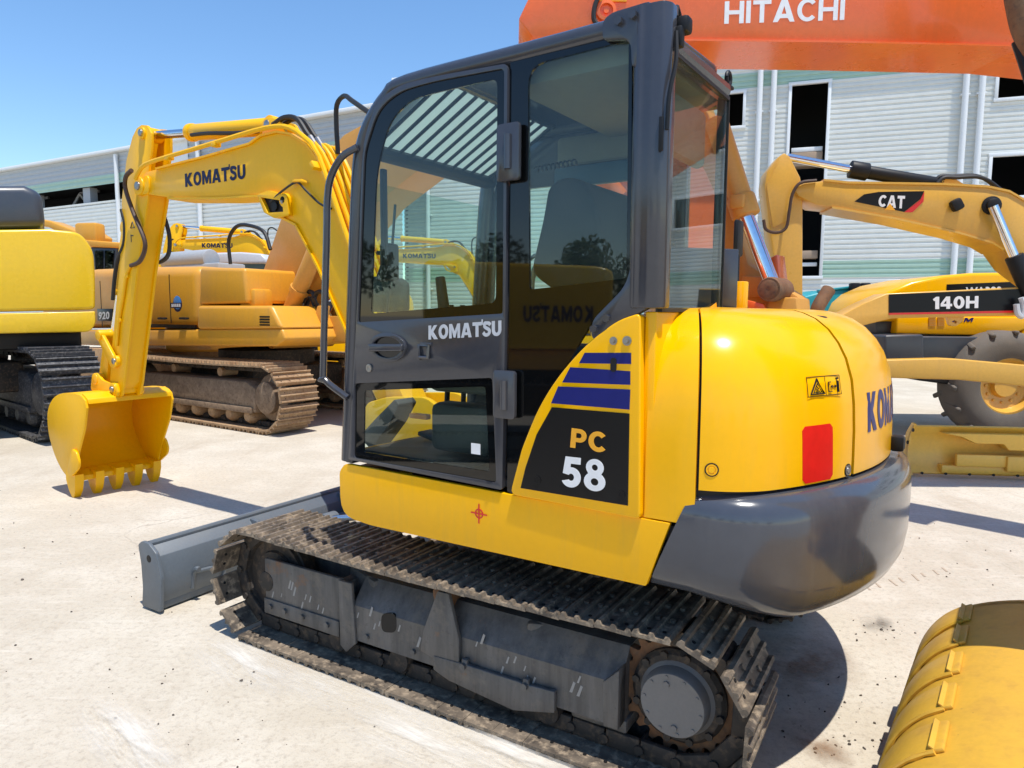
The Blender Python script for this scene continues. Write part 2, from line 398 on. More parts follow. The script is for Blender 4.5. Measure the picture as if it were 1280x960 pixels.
# ------------------------------------------------------------------ shared pieces
def belt(mb, A, B, r, y, w, n, th=.012, gr=.02, ng=3, links=True, off=.035, jit=.0, bolts=True):
    """track chain round two wheel centres A (front) and B (rear), (x, z); y the middle, w the width"""
    A = Vector(A); B = Vector(B); d = (A - B); L = d.length; d.normalize(); up = Vector((-d.y, d.x))
    if up.y < 0: up = -up
    tot = 2 * L + 2 * math.pi * r; pitch = tot / n
    def P(s):
        s %= tot
        if s < L: 
            sag = .018 * math.sin(math.pi * s / L)
            return B + d * s + up * (r - sag), d, up
        s -= L
        if s < math.pi * r:
            a = s / r; nn = up * math.cos(a) + d * math.sin(a); return A + nn * r, d * math.cos(a) - up * math.sin(a), nn
        s -= math.pi * r
        if s < L: return A - d * s - up * r, -d, -up
        s -= L; a = s / r; nn = -up * math.cos(a) - d * math.sin(a); return B + nn * r, -d * math.cos(a) + up * math.sin(a), nn
    for i in range(n):
        p, t, nn = P((i + .35) * pitch)
        m = Matrix(((t.x, 0, nn.x, p.x), (0, 1, 0, y), (t.y, 0, nn.y, p.y), (0, 0, 0, 1)))
        if jit: m = m @ Matrix.Rotation(rnd.uniform(-jit, jit), 4, 'Y')
        mb.X = m; mb.mi = 0; h = pitch / 2
        pr = [(-h * .98, off), (h * .93, off)]
        top = off + th; g = []
        xs = [(-h * .80), 0, h * .80] if ng == 3 else [h * .7] if ng == 1 else [-h * .6, h * .6]
        gw = min(.010, h * .17)
        prof = [(-h * .97, off), (h * 1.0, off), (h * 1.0, top)]
        for x in reversed(xs):
            prof += [(min(x + gw * 1.3, h * .99), top), (x + gw * .6, top + gr), (x - gw * .6, top + gr), (x - gw * 1.3, top)]
        prof += [(-h * .97, top)]
        mb.prism(prof, -w / 2, w / 2, 'y')
        if bolts:
            for bx in (-.4, .4):
                for by in (-.12, .12): mb.bolt((bx * h, by * w / .4 * .45, top), (0, 0, 1), .011, .009)
            mb.mi = 2
            for bx in (-.4, .4): mb.cyl((bx * h, w * .36, off - .003), (bx * h, w * .36, top + .0025), .007, n=8)
        if links:
            mb.mi = 1
            for by in (-.055, .055): mb.box((0, by * w / .4, .0), (pitch * .96, .022 * w / .4, .066), .006)
            mb.cyl((h, -.075 * w / .4, 0), (h, .075 * w / .4, 0), .017, n=10)
    mb.X = None; mb.mi = 0
def piston(parent, p0, p1, r, frac, mb_mat='arm_yellow', rod='rod', barrel='cylinder', rr=None):
    """hydraulic ram: barrel from p0 for frac of the way, chrome rod to p1 as its child"""
    p0 = Vector(p0); p1 = Vector(p1); d = p1 - p0; q = p0 + d * frac; dn = d.normalized(); sd = dn.cross(Vector((0, 0, 1)))
    if sd.length < .1: sd = Vector((0, 1, 0))
    b = MB(); b.cyl(p0 - dn * r * .2, q, r, bev=r * .12); b.cyl(q - dn * r * .8, q + dn * r * .15, r * 1.12, bev=r * .15)
    o = b.build(barrel, mb_mat, parent)
    c = MB(); c.cyl(q, p1, rr or r * .55); c.build(rod, 'chrome', o)
    yv = Vector((0, 1, 0))
    for q_, k_ in ((p1, .95), (p0, 1.05)):
        e = MB(); e.cyl(q_ - yv * r * .95, q_ + yv * r * .95, r * k_, bev=r * .1); e.build('cylinder_eye', mb_mat, o)
    return o
# ================================================================== the yellow mini excavator
O = (0.1549, 3.4602)
BY, TY = 56.0, 58.8
pm = PL(O, BY)
EX = thing('mini_excavator', 'yellow mini excavator with dark grey cab and 58 on its side, nearest on the concrete', 'excavator', (O[0], O[1], 0), pm.rz())
TR = R(TY - BY)
ZA, RA, UA, UB = .283, .220, 1.04, .985
for s in (1, -1):
    yc = .78 * s
    b = MB(); belt(b, (UA, ZA), (-UB, ZA), RA, yc, .40, 41, gr=.013, jit=.025)
    tk = b.build('track', ['track', 'trackd', 'black'], EX, rz=TR)
    # frame, seen from the outside: x forward, z up
    f = MB(); yo = yc + s * .10; yi = yc - s * .12
    sec = [(yi, .16), (yo - s * .0, .14), (yo, .30), (yo - s * .085, .405), (yi, .41)]
    def loft(x0, x1, sec=sec):
        f.grid([[(x0, y, z) for y, z in sec], [(x1, y, z) for y, z in sec]], True)
        for x in (x0, x1): f.grid([[(x, y, z) for y, z in sec[:3]], [(x, sec[0][0], sec[4][1]), (x, sec[3][0], sec[3][1]), (x, sec[2][0], sec[2][1])]])
    loft(-.80, .46)
    # forward section round the idler yoke
    f.box((.79, yc + s * .085, .275), (.52, .02, .25), .008)
    f.box((.79, yc - s * .10, .275), (.52, .02, .25), .008)
    f.box((.56, yc, .275), (.06, .17, .2), .006)
    # lower guard of the forward section, with bolts
    f.box((.80, yc + s * .098, .165), (.50, .012, .075), .004)
    for i, x in enumerate((1.0, .90, .78, .62)): f.bolt((x, yc + s * .104, .17 - .0), (0, s, 0), .014, .012)
    # bracket plate and wear guards
    f.prism([(.07, .20), (-.125, .16), (-.125, .30), (-.075, .475), (-.02, .475), (.055, .29)], yo + s * .002, yo + s * .022, bev=.004)
    f.prism([(.0, .20), (-.14, .205), (-.14, .225), (-.165, .225), (-.165, .205), (-.42, .205), (-.42, .225), (-.445, .225), (-.445, .205), (-.555, .212), (-.555, .13), (-.38, .085), (-.08, .115), (0, .14)], yo + s * .004, yo + s * .026, bev=.004)
    for x in (-.152, -.432): f.bolt((x, yo + s * .026, .20), (0, s, 0), .014, .014)
    for x in (.38, .12, -.3): f.bolt((x, yo + s * .002, .175), (0, s, 0), .012, .01)
    f.prism([(.54, .40), (.535, .10), (.50, .075), (.44, .13), (.46, .40)], yo - s * .004, yo + s * .012, bev=.003)
    f.prism([(-.80, .14), (-.745, .14), (-.74, .30), (-.80, .36)], yo - s * .05, yo + s * .018, bev=.004)
    f.box((-.70, yc, .12), (.22, .12, .05), .01); f.box((-.05, yc, .125), (1.3, .10, .04), .008)
    rr = random.Random(3 + s); f.mi = 1
    for i in range(34):
        x = rr.uniform(-.72, 1.0); z = rr.uniform(.19, .30); ys = yo if x < .45 else yc + s * .095; e = rr.uniform(.6, 1.4)
        f.prism([(x, z), (x + .009 * e, z + .0), (x - .004 * e, z + .036 * e), (x - .011 * e, z + .033 * e)], ys - .001, ys + s * .0012)
    f.mi = 0
    fr = f.build('track_frame', ['frame', 'scuff'], EX, rz=TR)
    # oval hole in the outside of the frame
    h = MB(); h.prism(rpoly([(.215, .232), (.298, .216), (.298, .300), (.215, .318)], .03), yo - s * .02, yo + s * .0016); 
    h.build('access_hole', 'black', fr)
    # idler
    w = MB(); w.lathe([(.02, -.045), (.13, -.045), (.135, -.03), (.185, -.03), (.19, -.05), (.205, -.05), (.207, -.03), (.215, -.025), (.215, .025), (.207, .03), (.205, .05), (.19, .05), (.185, .03), (.135, .03), (.13, .045), (.02, .045)], (UA, yc, ZA), (0, 1, 0), 36)
    w.cyl((UA, yc - .1, ZA), (UA, yc + .1, ZA), .05, bev=.008)
    w.build('idler_wheel', 'trackd', EX, rz=TR)
    # sprocket with teeth
    q = MB(); poly = []
    nT = 23
    for i in range(nT):
        a0 = 2 * math.pi * i / nT
        for da, rad in ((-.46, .19), (-.32, .194), (-.24, .205), (-.14, .219), (.14, .219), (.24, .205), (.32, .194), (.46, .19)):
            a = a0 + da * 2 * math.pi / nT * 1.0; poly.append((-UB + rad * math.cos(a), ZA + rad * math.sin(a)))
    q.prism(poly, yc - .018, yc + .018, bev=.002)
    q.mi = 1; q.lathe([(.165, -.03), (.165, .035), (.15, .05), (.10, .05)], (-UB, yc, ZA), (0, s, 0), 30)
    for i in range(12):
        a = 2 * math.pi * i / 12 + .2; q.bolt((-UB + .15 * math.cos(a), yc + s * .045, ZA + .15 * math.sin(a)), (0, s, 0), .014, .014)
    sp = q.build('sprocket', ['rust', 'trackd'], EX, rz=TR)
    c = MB(); c.lathe([(.130, .0), (.130, .05), (.118, .06), (.112, .10), (.108, .106), (.0, .106)], (-UB, yc, ZA), (0, s, 0), 40)
    for i in range(10):
        a = 2 * math.pi * i / 10 + .1; c.cyl((-UB + .097 * math.cos(a), yc + s * .106, ZA + .097 * math.sin(a)), (-UB + .097 * math.cos(a), yc + s * .109, ZA + .097 * math.sin(a)), .006, n=8)
    for dx, dz in ((.02, .07), (-.01, -.075)): c.bolt((-UB + dx, yc + s * .106, ZA + dz), (0, s, 0), .011, .006)
    c.build('motor_cover', 'cover', sp)
    for x in (.58, .22, -.14, -.50):
        r_ = MB(); r_.lathe([(.02, -.085), (.05, -.085), (.055, -.05), (.045, -.045), (.045, .045), (.055, .05), (.05, .085), (.02, .085)], (x, yc, .10), (0, 1, 0), 18)
        r_.build('track_roller', 'trackd', EX, rz=TR)
    r_ = MB(); r_.lathe([(.01, -.06), (.04, -.06), (.042, .03), (.05, .035), (.05, .06), (.03, .075), (.01, .075)], (.0, yc, .43), (0, s, 0), 18); r_.box((0, yc, .40), (.08, .1, .03), .005)
    r_.build('carrier_roller', 'rust', EX, rz=TR)
# centre frame and slew ring
b = MB(); b.box((0, 0, .36), (.9, .9, .16), .03); b.cyl((0, 0, .40), (0, 0, .66), .36, n=40); b.cyl((0, 0, .56), (0, 0, .61), .42, n=40, bev=.01)
for sx in (1, -1):
    for sy in (1, -1): b.box((sx * .42, sy * .55, .34), (.25, .5, .13), .02, (0, 0, -sx * sy * .35))
b.build('centre_frame', 'frame', EX, rz=TR)
# dozer blade, lying on the ground ahead of the tracks
b = MB()
pf = [(1.77, .02), (1.735, .10), (1.73, .2), (1.76, .30), (1.82, .355), (1.86, .352), (1.80, .29), (1.775, .2), (1.785, .1), (1.83, .02)]
b.prism(pf, -.985, .985, 'y', bev=.003)
b.box((1.80, 0, .035), (.085, 1.97, .05), .006)
b.prism(rpoly([(1.72, .015), (1.885, .015), (1.87, .12), (1.875, .25), (1.895, .35), (1.86, .375), (1.80, .372), (1.735, .33), (1.70, .2)], .012), .985, 1.005, bev=.003)
b.prism(rpoly([(1.72, .015), (1.885, .015), (1.87, .12), (1.875, .25), (1.895, .35), (1.86, .375), (1.80, .372), (1.735, .33), (1.70, .2)], .012), -1.005, -.985, bev=.003)
b.cyl((1.83, -.985, .358), (1.83, .985, .358), .018, n=10)
for y in (.36, -.36): b.prism([(1.735, .03), (1.64, .03), (1.66, .22), (1.74, .34), (1.80, .345), (1.74, .2)], y - .012, y + .012, bev=.002)
for y in (.32, -.32):
    b.prism([(1.74, .06), (1.74, .20), (.75, .42), (.5, .40), (.5, .30), (.75, .28)], y - .05, y + .05, bev=.012)
b.box((1.70, 0, .16), (.06, .75, .14), .01)
bl = b.build('dozer_blade', 'blade', EX, rz=TR)
b = MB(); b.cyl((1.80, 1.0045, .29), (1.80, 1.0065, .29), .012, n=14); b.cyl((1.80, 1.0045, .29), (1.80, 1.0055, .29), .02, n=14); b.build('bolt_hole', 'black', bl)
b = MB(); b.tube([(1.745, .80, .075), (1.73, .80, .16), (1.70, .80, .19), (1.68, .80, .19)], .014, 8, 4); b.tube([(1.735, .62, .06), (1.725, .62, .14), (1.735, .80, .165)], .012, 8, 4); b.build('lifting_loop', 'blade', bl)
piston(EX, (.45, -.05, .50), (1.66, -.05, .23), .055, .62, 'blade', barrel='blade_cylinder')

# ------------------------------------------------------------------ deck
b = MB()
side = rpoly([(.435, .905), (.43, .715), (.25, .702), (-.972, .722), (-1.047, .940), (-.462, .940), (.40, .945)], [.02, .08, .03, .006, .006, 0, .02])
b.prism(side, .93, .952, bev=.008, seg=3)
b.prism(rpoly([(.425, .905), (.42, .72), (.25, .706), (.1, .706), (.1, .93)], [.02, .08, .03, 0, 0]), .10, .93, bev=.006)
b.build('deck_skirt', 'yellow', EX)
b = MB(); b.box((-.32, 0, .80), (1.3, 1.84, .14), .01); b.box((-.3, 0, .70), (1.0, 1.2, .08), .01); b.box((-1.15, 0, .82), (.5, 1.5, .14), .01); b.box((-.35, .5, .90), (1.5, .84, .05), .006)
b.build('deck_frame', 'black', EX)
b = MB(); b.box((.1, -.52, 1.08), (.62, .84, .42), .05); b.box((-.58, -.52, 1.18), (.74, .84, .66), .06)
b.build('right_cover', 'yellow', EX)
b = MB(); cx, cz = pm(599, 642, .952); 
for i in range(20):
    a, c_ = 2 * math.pi * i / 20, 2 * math.pi * (i + 1) / 20
    b.prism([(cx + .019 * math.cos(a), cz + .019 * math.sin(a)), (cx + .019 * math.cos(c_), cz + .019 * math.sin(c_)), (cx + .014 * math.cos(c_), cz + .014 * math.sin(c_)), (cx + .014 * math.cos(a), cz + .014 * math.sin(a))], .9525, .954)
b.box((cx, .9545, cz), (.074, .0012, .005)); b.box((cx, .9545, cz), (.005, .0016, .074))
b.build('target_mark', 'reddecal', EX)

# ------------------------------------------------------------------ bonnet and counterweight on a rounded plan
def plan(u, d, Rr, w0=.95, rf0=.30, x0=-.96):
    w = w0 - d; r = Rr - d; rf = max(.08, rf0 - .5 * d)
    if u > 3: p, n = plan(6 - u, d, Rr, w0, rf0, x0); return Vector((p.x, -p.y, 0)), Vector((n.x, -n.y, 0))
    cx = -math.sqrt((r - rf) ** 2 - (w - rf) ** 2); cy = w - rf; th = math.atan2(cy, cx)
    if u <= 1: return Vector((x0 + (cx - x0) * u, w, 0)), Vector((0, 1, 0))
    if u <= 2:
        a = math.pi / 2 + (th - math.pi / 2) * (u - 1); n = Vector((math.cos(a), math.sin(a), 0)); return Vector((cx, cy, 0)) + n * rf, n
    a = th + (math.pi - th) * (u - 2); n = Vector((math.cos(a), math.sin(a), 0)); return n * r, n
RH, RW = 1.545, 1.622
HP = [(0, .945), (0, 1.0), (0, 1.10), (.002, 1.2), (.008, 1.29), (.020, 1.37), (.045, 1.44), (.075, 1.49), (.115, 1.535), (.165, 1.570), (.215, 1.590), (.255, 1.600)]
def hood_pt(u, k):
    """k: row position along HP, fractional"""
    i = min(int(k), len(HP) - 2); t = k - i; d = HP[i][0] * (1 - t) + HP[i + 1][0] * t; z = HP[i][1] * (1 - t) + HP[i + 1][1] * t
    p, n = plan(u, d, RH); return Vector((p.x, p.y, z)), n
def hood_z(u, z):
    for i in range(len(HP) - 1):
        if HP[i][1] <= z <= HP[i + 1][1]: return hood_pt(u, i + (z - HP[i][1]) / (HP[i + 1][1] - HP[i][1]))
def hood_panel(us, z0):
    rows = []
    for u in us:
        r = [Vector((*plan(u, 0, RH)[0].xy, z0))]
        for d, z in HP:
            if z <= z0: continue
            p, n = plan(u, d, RH); r.append(Vector((p.x, p.y, z)))
        e = r[-1]; t = Vector((-.965, e.y * .55, 1.612))
        if u < 1: t = Vector((e.x, e.y * .55, 1.612))
        for q in (.15, .5, 1): r.append(e.lerp(t, q) if q > .2 else e.lerp(t, q) + Vector((0, 0, .003)))
        rows.append(r)
    b = MB(); b.grid(rows, thick=.016); return b
def span(a, b, n): return [a + (b - a) * i / n for i in range(n + 1)]
S1, S2 = 1.21, 2.47
g = .012
hood_panel(span(0, S1 - .02, 12), .945).build('bonnet_side_panel', 'yellow', EX, 40)
p2 = hood_panel(span(S1 + .012, S2 - g, 26), 1.055).build('bonnet_door', 'yellow', EX, 40)
p3 = hood_panel(span(S2 + g, 6 - S2 - g, 26), 1.055).build('bonnet_rear_panel', 'yellow', EX, 40)
hood_panel(span(6 - S2 + g, 6, 26), 1.055).build('bonnet_side_panel', 'yellow', EX, 40)
b = MB(); rows = []
for u in span(0, 6, 60):
    r = []
    for d, z in HP[1:]:
        p, n = plan(u, d + .02, RH); r.append((p.x, p.y, z - .018))
    rows.append(r)
b.grid(rows); b.build('engine_bay', 'black', EX)
# counterweight
CP = [(.30, .705), (.15, .70), (.075, .707), (.034, .728), (.012, .765), (.002, .82), (0, .90), (0, .965), (.004, .995), (.016, 1.018), (.045, 1.040), (.06, 1.044), (.11, 1.046)]
rows = []
def cut(z): return -.974 - (z - .722) / (1.045 - .722) * .135
for u in span(0, 6, 96):
    r = []
    for d, z in CP:
        xs = cut(z)
        uu = u
        x1 = min(plan(1, d, RW, .956, .34)[0].x, xs - .01)
        if u <= 1:
            p = Vector((xs + (x1 - xs) * u, .956 - d, 0)); 
        elif u >= 5: p = Vector((xs + (x1 - xs) * (6 - u), -(.956 - d), 0))
        else: p, _ = plan(u, d, RW, .956, .34)
        t_ = min(1, max(0, (min(u, 6 - u) - .9) / 1.3)); t_ = t_ * t_ * (3 - 2 * t_)
        r.append((p.x, p.y, z - .075 * t_ * (1.046 - z) / .34))
    rows.append(r)
b = MB(); b.grid(rows, thick=.03); 
b.build('counterweight', 'slate', EX, 50)
b = MB(); rows = []
for u in span(.3, 5.7, 50):
    p, n = plan(u, .06, RW, .956, .34); rows.append([(p.x, p.y, .74), (p.x, p.y, 1.03)])
b.grid(rows); b.prism([(plan(u, .2, RW, .956, .34)[0].x, plan(u, .2, RW, .956, .34)[0].y) for u in span(0, 6, 40)], .712, .73, 'z'); b.build('counterweight_core', 'black', EX)
# decals and fittings on the bonnet
def hood_patch(u0, u1, z0, z1, nu, nz, off=.002, r=0):
    b = MB(); rows = []
    for i in range(nu + 1):
        rw = []
        for j in range(nz + 1):
            fu, fz = i / nu, j / nz
            p, n = hood_z(u0 + (u1 - u0) * fu, z0 + (z1 - z0) * fz); rw.append(p + n * off)
        rows.append(rw)
    b.grid(rows, thick=.0016); return b
def u_at(px, py):
    """parameter u and height of the bonnet point a pixel looks at"""
    best = None; d = ray(px, py); f, n = FW(BY), LF(BY); o = Vector((O[0], O[1], 0))
    for i in range(100, 331):
        u = i / 100
        for j in range(0, 40):
            z = 1.0 + j * .015; p, nn = hood_z(u, z); w = o + f * p.x + n * p.y + Vector((0, 0, z)) - CAM
            e = (w - d * (w.dot(d) / d.dot(d))).length
            if best is None or e < best[0] - 1e-9: best = (e, u, z)
    # the near side of the bonnet wins because u runs from the near side
    return best[1], best[2]
ua, za = u_at(1003, 606); ub, zb = u_at(1040, 606); uc, zc = u_at(1036, 530)
def rounded_patch(name, m, ua, ub, z0, z1, r, off=.0015, skew=0.):
    pts = rpoly([(0, 0), (1, 0), (1, 1), (0, 1)], 0)
    nx, nz = 10, 14; b = MB(); rows = []
    for j in range(nz + 1):
        v = j / nz; z = z0 + (z1 - z0) * v
        e = min(v, 1 - v) * (z1 - z0); inset = 0 if e > r else r - math.sqrt(max(0, r * r - (r - e) ** 2))
        rw = []
        wid = (plan(ub, 0, RH)[0] - plan(ua, 0, RH)[0]).length
        for i in range(nx + 1):
            f = inset / wid + (1 - 2 * inset / wid) * i / nx
            p, n = hood_z(ua + (ub - ua) * f + skew * v, z); rw.append(p + n * off)
        rows.append(rw)
    b.grid(rows, thick=.0016); return b.build(name, m, p2)
rounded_patch('red_reflector', 'red', ua, ub, za, zc, .014, skew=-.012)
ua, za = u_at(1010, 497); ub, zb = u_at(1050, 497); uc, zc = u_at(1050, 466)
st = rounded_patch('warning_sticker', 'yellow', ua, ub, za, zc, .002)
dk = MB(); 
def on(u, v, off=.0045): 
    p, n = hood_z(ua + (ub - ua) * u, za + (zc - za) * v); return p + n * off
def stroke(*pts, r=.0016): dk.tube([on(*p) for p in pts], r, 5)
stroke((0, 0), (1, 0), (1, 1), (0, 1), (0, 0), r=.0009); stroke((.52, 0), (.52, 1), r=.0008)
stroke((.08, .12), (.27, .88), (.46, .12), (.08, .12), r=.0022); stroke((.16, .2), (.27, .66), (.38, .2), (.16, .2), r=.0012); stroke((.25, .5), (.30, .38), (.24, .34), (.31, .24), r=.0012)
stroke((.60, .18), (.70, .18)); stroke((.60, .18), (.60, .68)); stroke((.60, .68), (.68, .68)); stroke((.68, .44), (.84, .44)); stroke((.72, .50), (.68, .44), (.72, .38)); stroke((.80, .50), (.84, .44), (.80, .38))
stroke((.90, .12), (.90, .72), r=.004); dk.cyl(on(.90, .80), on(.90, .88), .005, n=10)
dk.build('warning_pictogram', 'black', st)
for px, py in ((890, 590), (1060, 587)):
    u, z = u_at(px, py); p, n = hood_z(u, z); b = MB(); b.lathe([(.017, 0), (.017, .003), (.013, .003), (.013, .001), (.010, .001), (.009, .004), (0, .004)], p, n, 18); b.build('lock', 'steel' if px > 1000 else 'yellow', p2)
    b = MB(); b.lathe([(.021, .0), (.021, .0015), (.017, .0015), (.017, 0)], p, n, 20); b.build('lock_ring', 'black', p2)
def rear_text(u, v):
    uu = 2.60 + (3.40 - 2.60) * u; z = 1.185 + .135 * v
    return hood_z(uu, z)
letters('maker_lettering', "KOMAT'SU", rear_text, 'navy', p3, .052, .001, sub=24)
b = MB(); pts = [(-1.10, -.18, 1.60), (-1.10, -.18, 1.66), (-1.12, -.19, 1.70), (-1.17, -.21, 1.735)]
P = bez([at(1022, 397, 3.55), at(1022, 386, 3.55), at(1027, 376, 3.56), at(1036, 362, 3.58)], 5)
W2L = lambda w: Vector(((w - Vector((O[0], O[1], 0))).dot(FW(BY)), (w - Vector((O[0], O[1], 0))).dot(LF(BY)), w.z))
P = [W2L(p) for p in P]; b.tube(P, .034, 16); b.cyl(P[0] - Vector((0, 0, .05)), P[0], .036)
ex = b.build('exhaust_pipe', 'rust', EX)
b = MB(); e = (P[-1] - P[-2]).normalized(); b.cyl(P[-1] - e * .004, P[-1] + e * .001, .029); b.build('pipe_bore', 'black', ex)
b = MB(); q = hood_pt(2.62, 9.2)[0]; b.lathe([(0, 0), (.035, 0), (.03, .004), (0, .004)], q + Vector((.03, 0, .005)), (-.2, 0, 1), 20); b.build('filler_recess', 'black', EX)
b = MB(); u, z = u_at(1122, 558); p, n = hood_z(2.98, 1.09); b.box(p + n * .02 - Vector((0, .1, 0)), (.05, .06, .06), .012); b.build('tail_lamp', 'black', EX)

# ------------------------------------------------------------------ yellow side cover with the model number
ol = pm.l([(640, 617), (655, 560), (675, 510), (700, 470), (735, 430), (775, 400), (803, 391), (803, 648)], .955)
ol = rpoly(ol, [.03, .02, .3, .3, .3, .05, .02, .02])
b = MB(); b.prism(ol, .90, .972, bev=.012, seg=3); b.box((-.962, .775, 1.262), (.036, .335, .655), .004); sc_ = b.build('side_cover', 'yellow', EX)
def dec(name, pts, m, y=.9722, par=sc_, r=0, th=.0018):
    b = MB(); q = pm.l(pts, y); b.prism(rpoly(q, r) if r else q, y, y + th); return b.build(name, m, par)
dec('black_panel', [(690, 509), (787, 517), (785, 632), (651, 610), (657, 585), (671, 543)], 'blackdecal')
dec('blue_stripe', [(731, 441), (789, 441), (789, 455), (724, 454)], 'navy')
dec('blue_stripe', [(713, 459), (788, 464), (788, 481), (703, 478)], 'navy')
dec('blue_stripe', [(698, 483), (788, 487), (787, 512), (689, 504)], 'navy')
Q = lambda l, y: quad(tuple(pm.l(l, y)) + (y,))
letters('model_lettering', 'PC', Q([(713, 559), (757, 566), (757, 541), (715, 535)], .9742), 'orangedecal', sc_, .05)
letters('model_number', '58', Q([(701, 607), (757, 615), (757, 576), (704, 570)], .9742), 'whitedecal', sc_, .05)
b = MB()
for px, py, r in ((767, 426, .013), (784, 426, .015)):
    x, z = pm(px, py, .972); b = MB(); b.lathe([(r, 0), (r, .003), (r * .6, .003), (r * .5, .012), (0, .012)], (x, .972, z), (0, 1, 0), 16); b.build('lock', 'steel', sc_)
b = MB(); x, z = pm(767, 456, .974); b.prism(rpoly([(x - .010, z - .022), (x + .010, z - .022), (x + .010, z + .022), (x - .010, z + .022)], .010), .974, .9765); b.build('key_slot', 'black', sc_)
b = MB(); x, z = pm(672, 600, .974); b.lathe([(.014, .0), (.014, .0022), (.010, .0022), (.010, .001), (0, .001)], (x, .974, z), (0, 1, 0), 16); b.build('plug', 'blackdecal', sc_); b = MB(); x, z = pm(777, 618, .974); b.lathe([(.012, .0), (.012, .0022), (.008, .0022), (.008, .001), (0, .001)], (x, .974, z), (0, 1, 0), 16); b.build('plug', 'blackdecal', sc_)

# ------------------------------------------------------------------ cab
YL, YR, RX = .95, .02, -.97
prof = [(.405, .955), (.36, 1.55), (.315, 2.12), (.285, 2.25), (.235, 2.335), (.15, 2.41), (.05, 2.445), (-.45, 2.450), (-.86, 2.455)]
def rail(y, r=.036): return [(x, y, z) for x, z in prof]
b = MB()
b.tube(rail(.915), .038, 12, 4); b.tube(rail(.06), .036, 12, 4)
b.tube([(-.96, .93, 2.395), (-.965, .34, 2.40)], .034, 10); b.tube([(-.965, .34, 2.40), (-.72, .05, 2.42)], .034, 10); b.tube([(-.10, .92, 2.455), (-.10, .05, 2.455)], .02, 10); 
b.box((.39, .49, .97), (.05, .9, .05), .01)
# roof skin with hatch opening
hx0, hx1, hy0, hy1 = -.30, .22, .18, .72
hx0, hx1 = -.36, .02
b.prism(rpoly([(-.10, .915), (-.93, .915), (-.96, .36), (-.72, .05), (-.10, .05)], [.0, .05, .05, .05, 0]), 2.447, 2.478, 'z', bev=.006)
# rear left pillar: rounded post and its foot
b.prism(rpoly([(-.893, .93), (-.893, .958), (-.915, .972), (-.93, .966), (-.955, .972), (-.99, .965), (-1.006, .94), (-1.006, .90), (-.95, .88), (-.90, .90)], .008), 1.60, 2.49, 'z', bev=.008)
foot = pm.l([(790, 300), (788, 330), (780, 358), (739, 400), (737, 420), (745, 428), (803, 388), (820, 380), (822, 300)], .965)
b.prism(rpoly(foot, [0, .05, .05, .03, .015, .015, .02, .02, 0]), .93, .962, bev=.006)
b.prism(rpoly([(-.79, 2.415), (-.79, 2.475), (-.82, 2.492), (-.95, 2.497), (-.95, 2.36), (-.89, 2.30), (-.885, 2.40)], [.02, .02, .02, .02, 0, .06, .03]), .945, .967, bev=.006)
for px, py in ((743, 411), (759, 398)): 
    x, z = pm(px, py, .962); b.bolt((x, .962, z), (0, 1, 0), .013, .012)
for px, py in ((774, 27), (792, 19)):
    x, z = pm(px, py, .967); b.bolt((x, .967, z), (0, 1, 0), .014, .014)
# right rear corner and right side posts
b.box((-.965, .325, 2.0), (.035, .03, .82), .008); b.box((-.72, .05, 2.0), (.05, .05, .85), .01); b.box((-.84, .18, 1.72), (.36, .02, .26), .004, (0, 0, R(49)))
# right wall plate with a window
b.prism([(.38, .96), (.34, 1.55), (.30, 2.12), (.22, 2.33), (.05, 2.43), (-.72, 2.43), (-.72, .96)], .02, .045, holes=[rpoly([(.30, 1.36), (.265, 2.04), (.22, 2.15), (.1, 2.19), (-.58, 2.19), (-.66, 2.1), (-.60, 1.36)], [.03, .05, .08, .1, .1, .08, .03])])
b.prism([(.40, .96), (-.95, .96), (-.95, .985), (.40, .985)], .03, .93); 
b.box((-.955, .63, 1.28), (.03, .6, .62), .004)
b.build('cab_frame', 'cabgrey', EX)
# lining below the roof (tan) and rear shelf
b = MB(); b.prism([(-.38, .88), (-.92, .88), (-.94, .38), (-.72, .08), (-.38, .08)], 2.36, 2.44, 'z', bev=.02); b.box((-.90, .62, 2.22), (.05, .5, .20), .02); b.box((-.42, .075, 2.33), (.60, .05, .13), .02); b.build('roof_lining', 'tan_trim', EX)
b = MB(); b.box((-.38, .072, 2.215), (.56, .03, .095), .012); b.build('blue_bar', plain('bar_blue', (.02, .075, .14), .4), EX)  # plain blue bar along the right side, just under the roof lining
# skylight at the front of the roof: pale translucent sheet over dark fore-and-aft bars
def translucent():
    m, nt, b = mat('pale_skylight_sheet'); t = N(nt, 'ShaderNodeBsdfTranslucent'); t.inputs[0].default_value = (.80, .86, .82, 1)
    d = N(nt, 'ShaderNodeBsdfDiffuse'); d.inputs[0].default_value = (.7, .74, .72, 1); mx = N(nt, 'ShaderNodeMixShader'); mx.inputs[0].default_value = .35
    nt.links.new(t.outputs[0], mx.inputs[1]); nt.links.new(d.outputs[0], mx.inputs[2]); nt.links.new(mx.outputs[0], nt.nodes['Material Output'].inputs[0]); return m
sk = [(.275, 2.245), (.09, 2.345), (-.10, 2.448)]
b = MB(); b.grid([[(x, y, z + .022) for x, z in sk] for y in (.08, .90)], thick=.004); b.build('skylight', translucent(), EX)
b = MB()
for i in range(12):
    y = .10 + .78 * i / 11; b.tube([(x, y, z) for x, z in sk], .0075, 6)
b.build('skylight_bars', 'black', EX)
b = MB(); b.tube([(.285, .92, 2.235), (.285, .05, 2.235)], .032, 10); b.build('windscreen_header', 'black', EX)
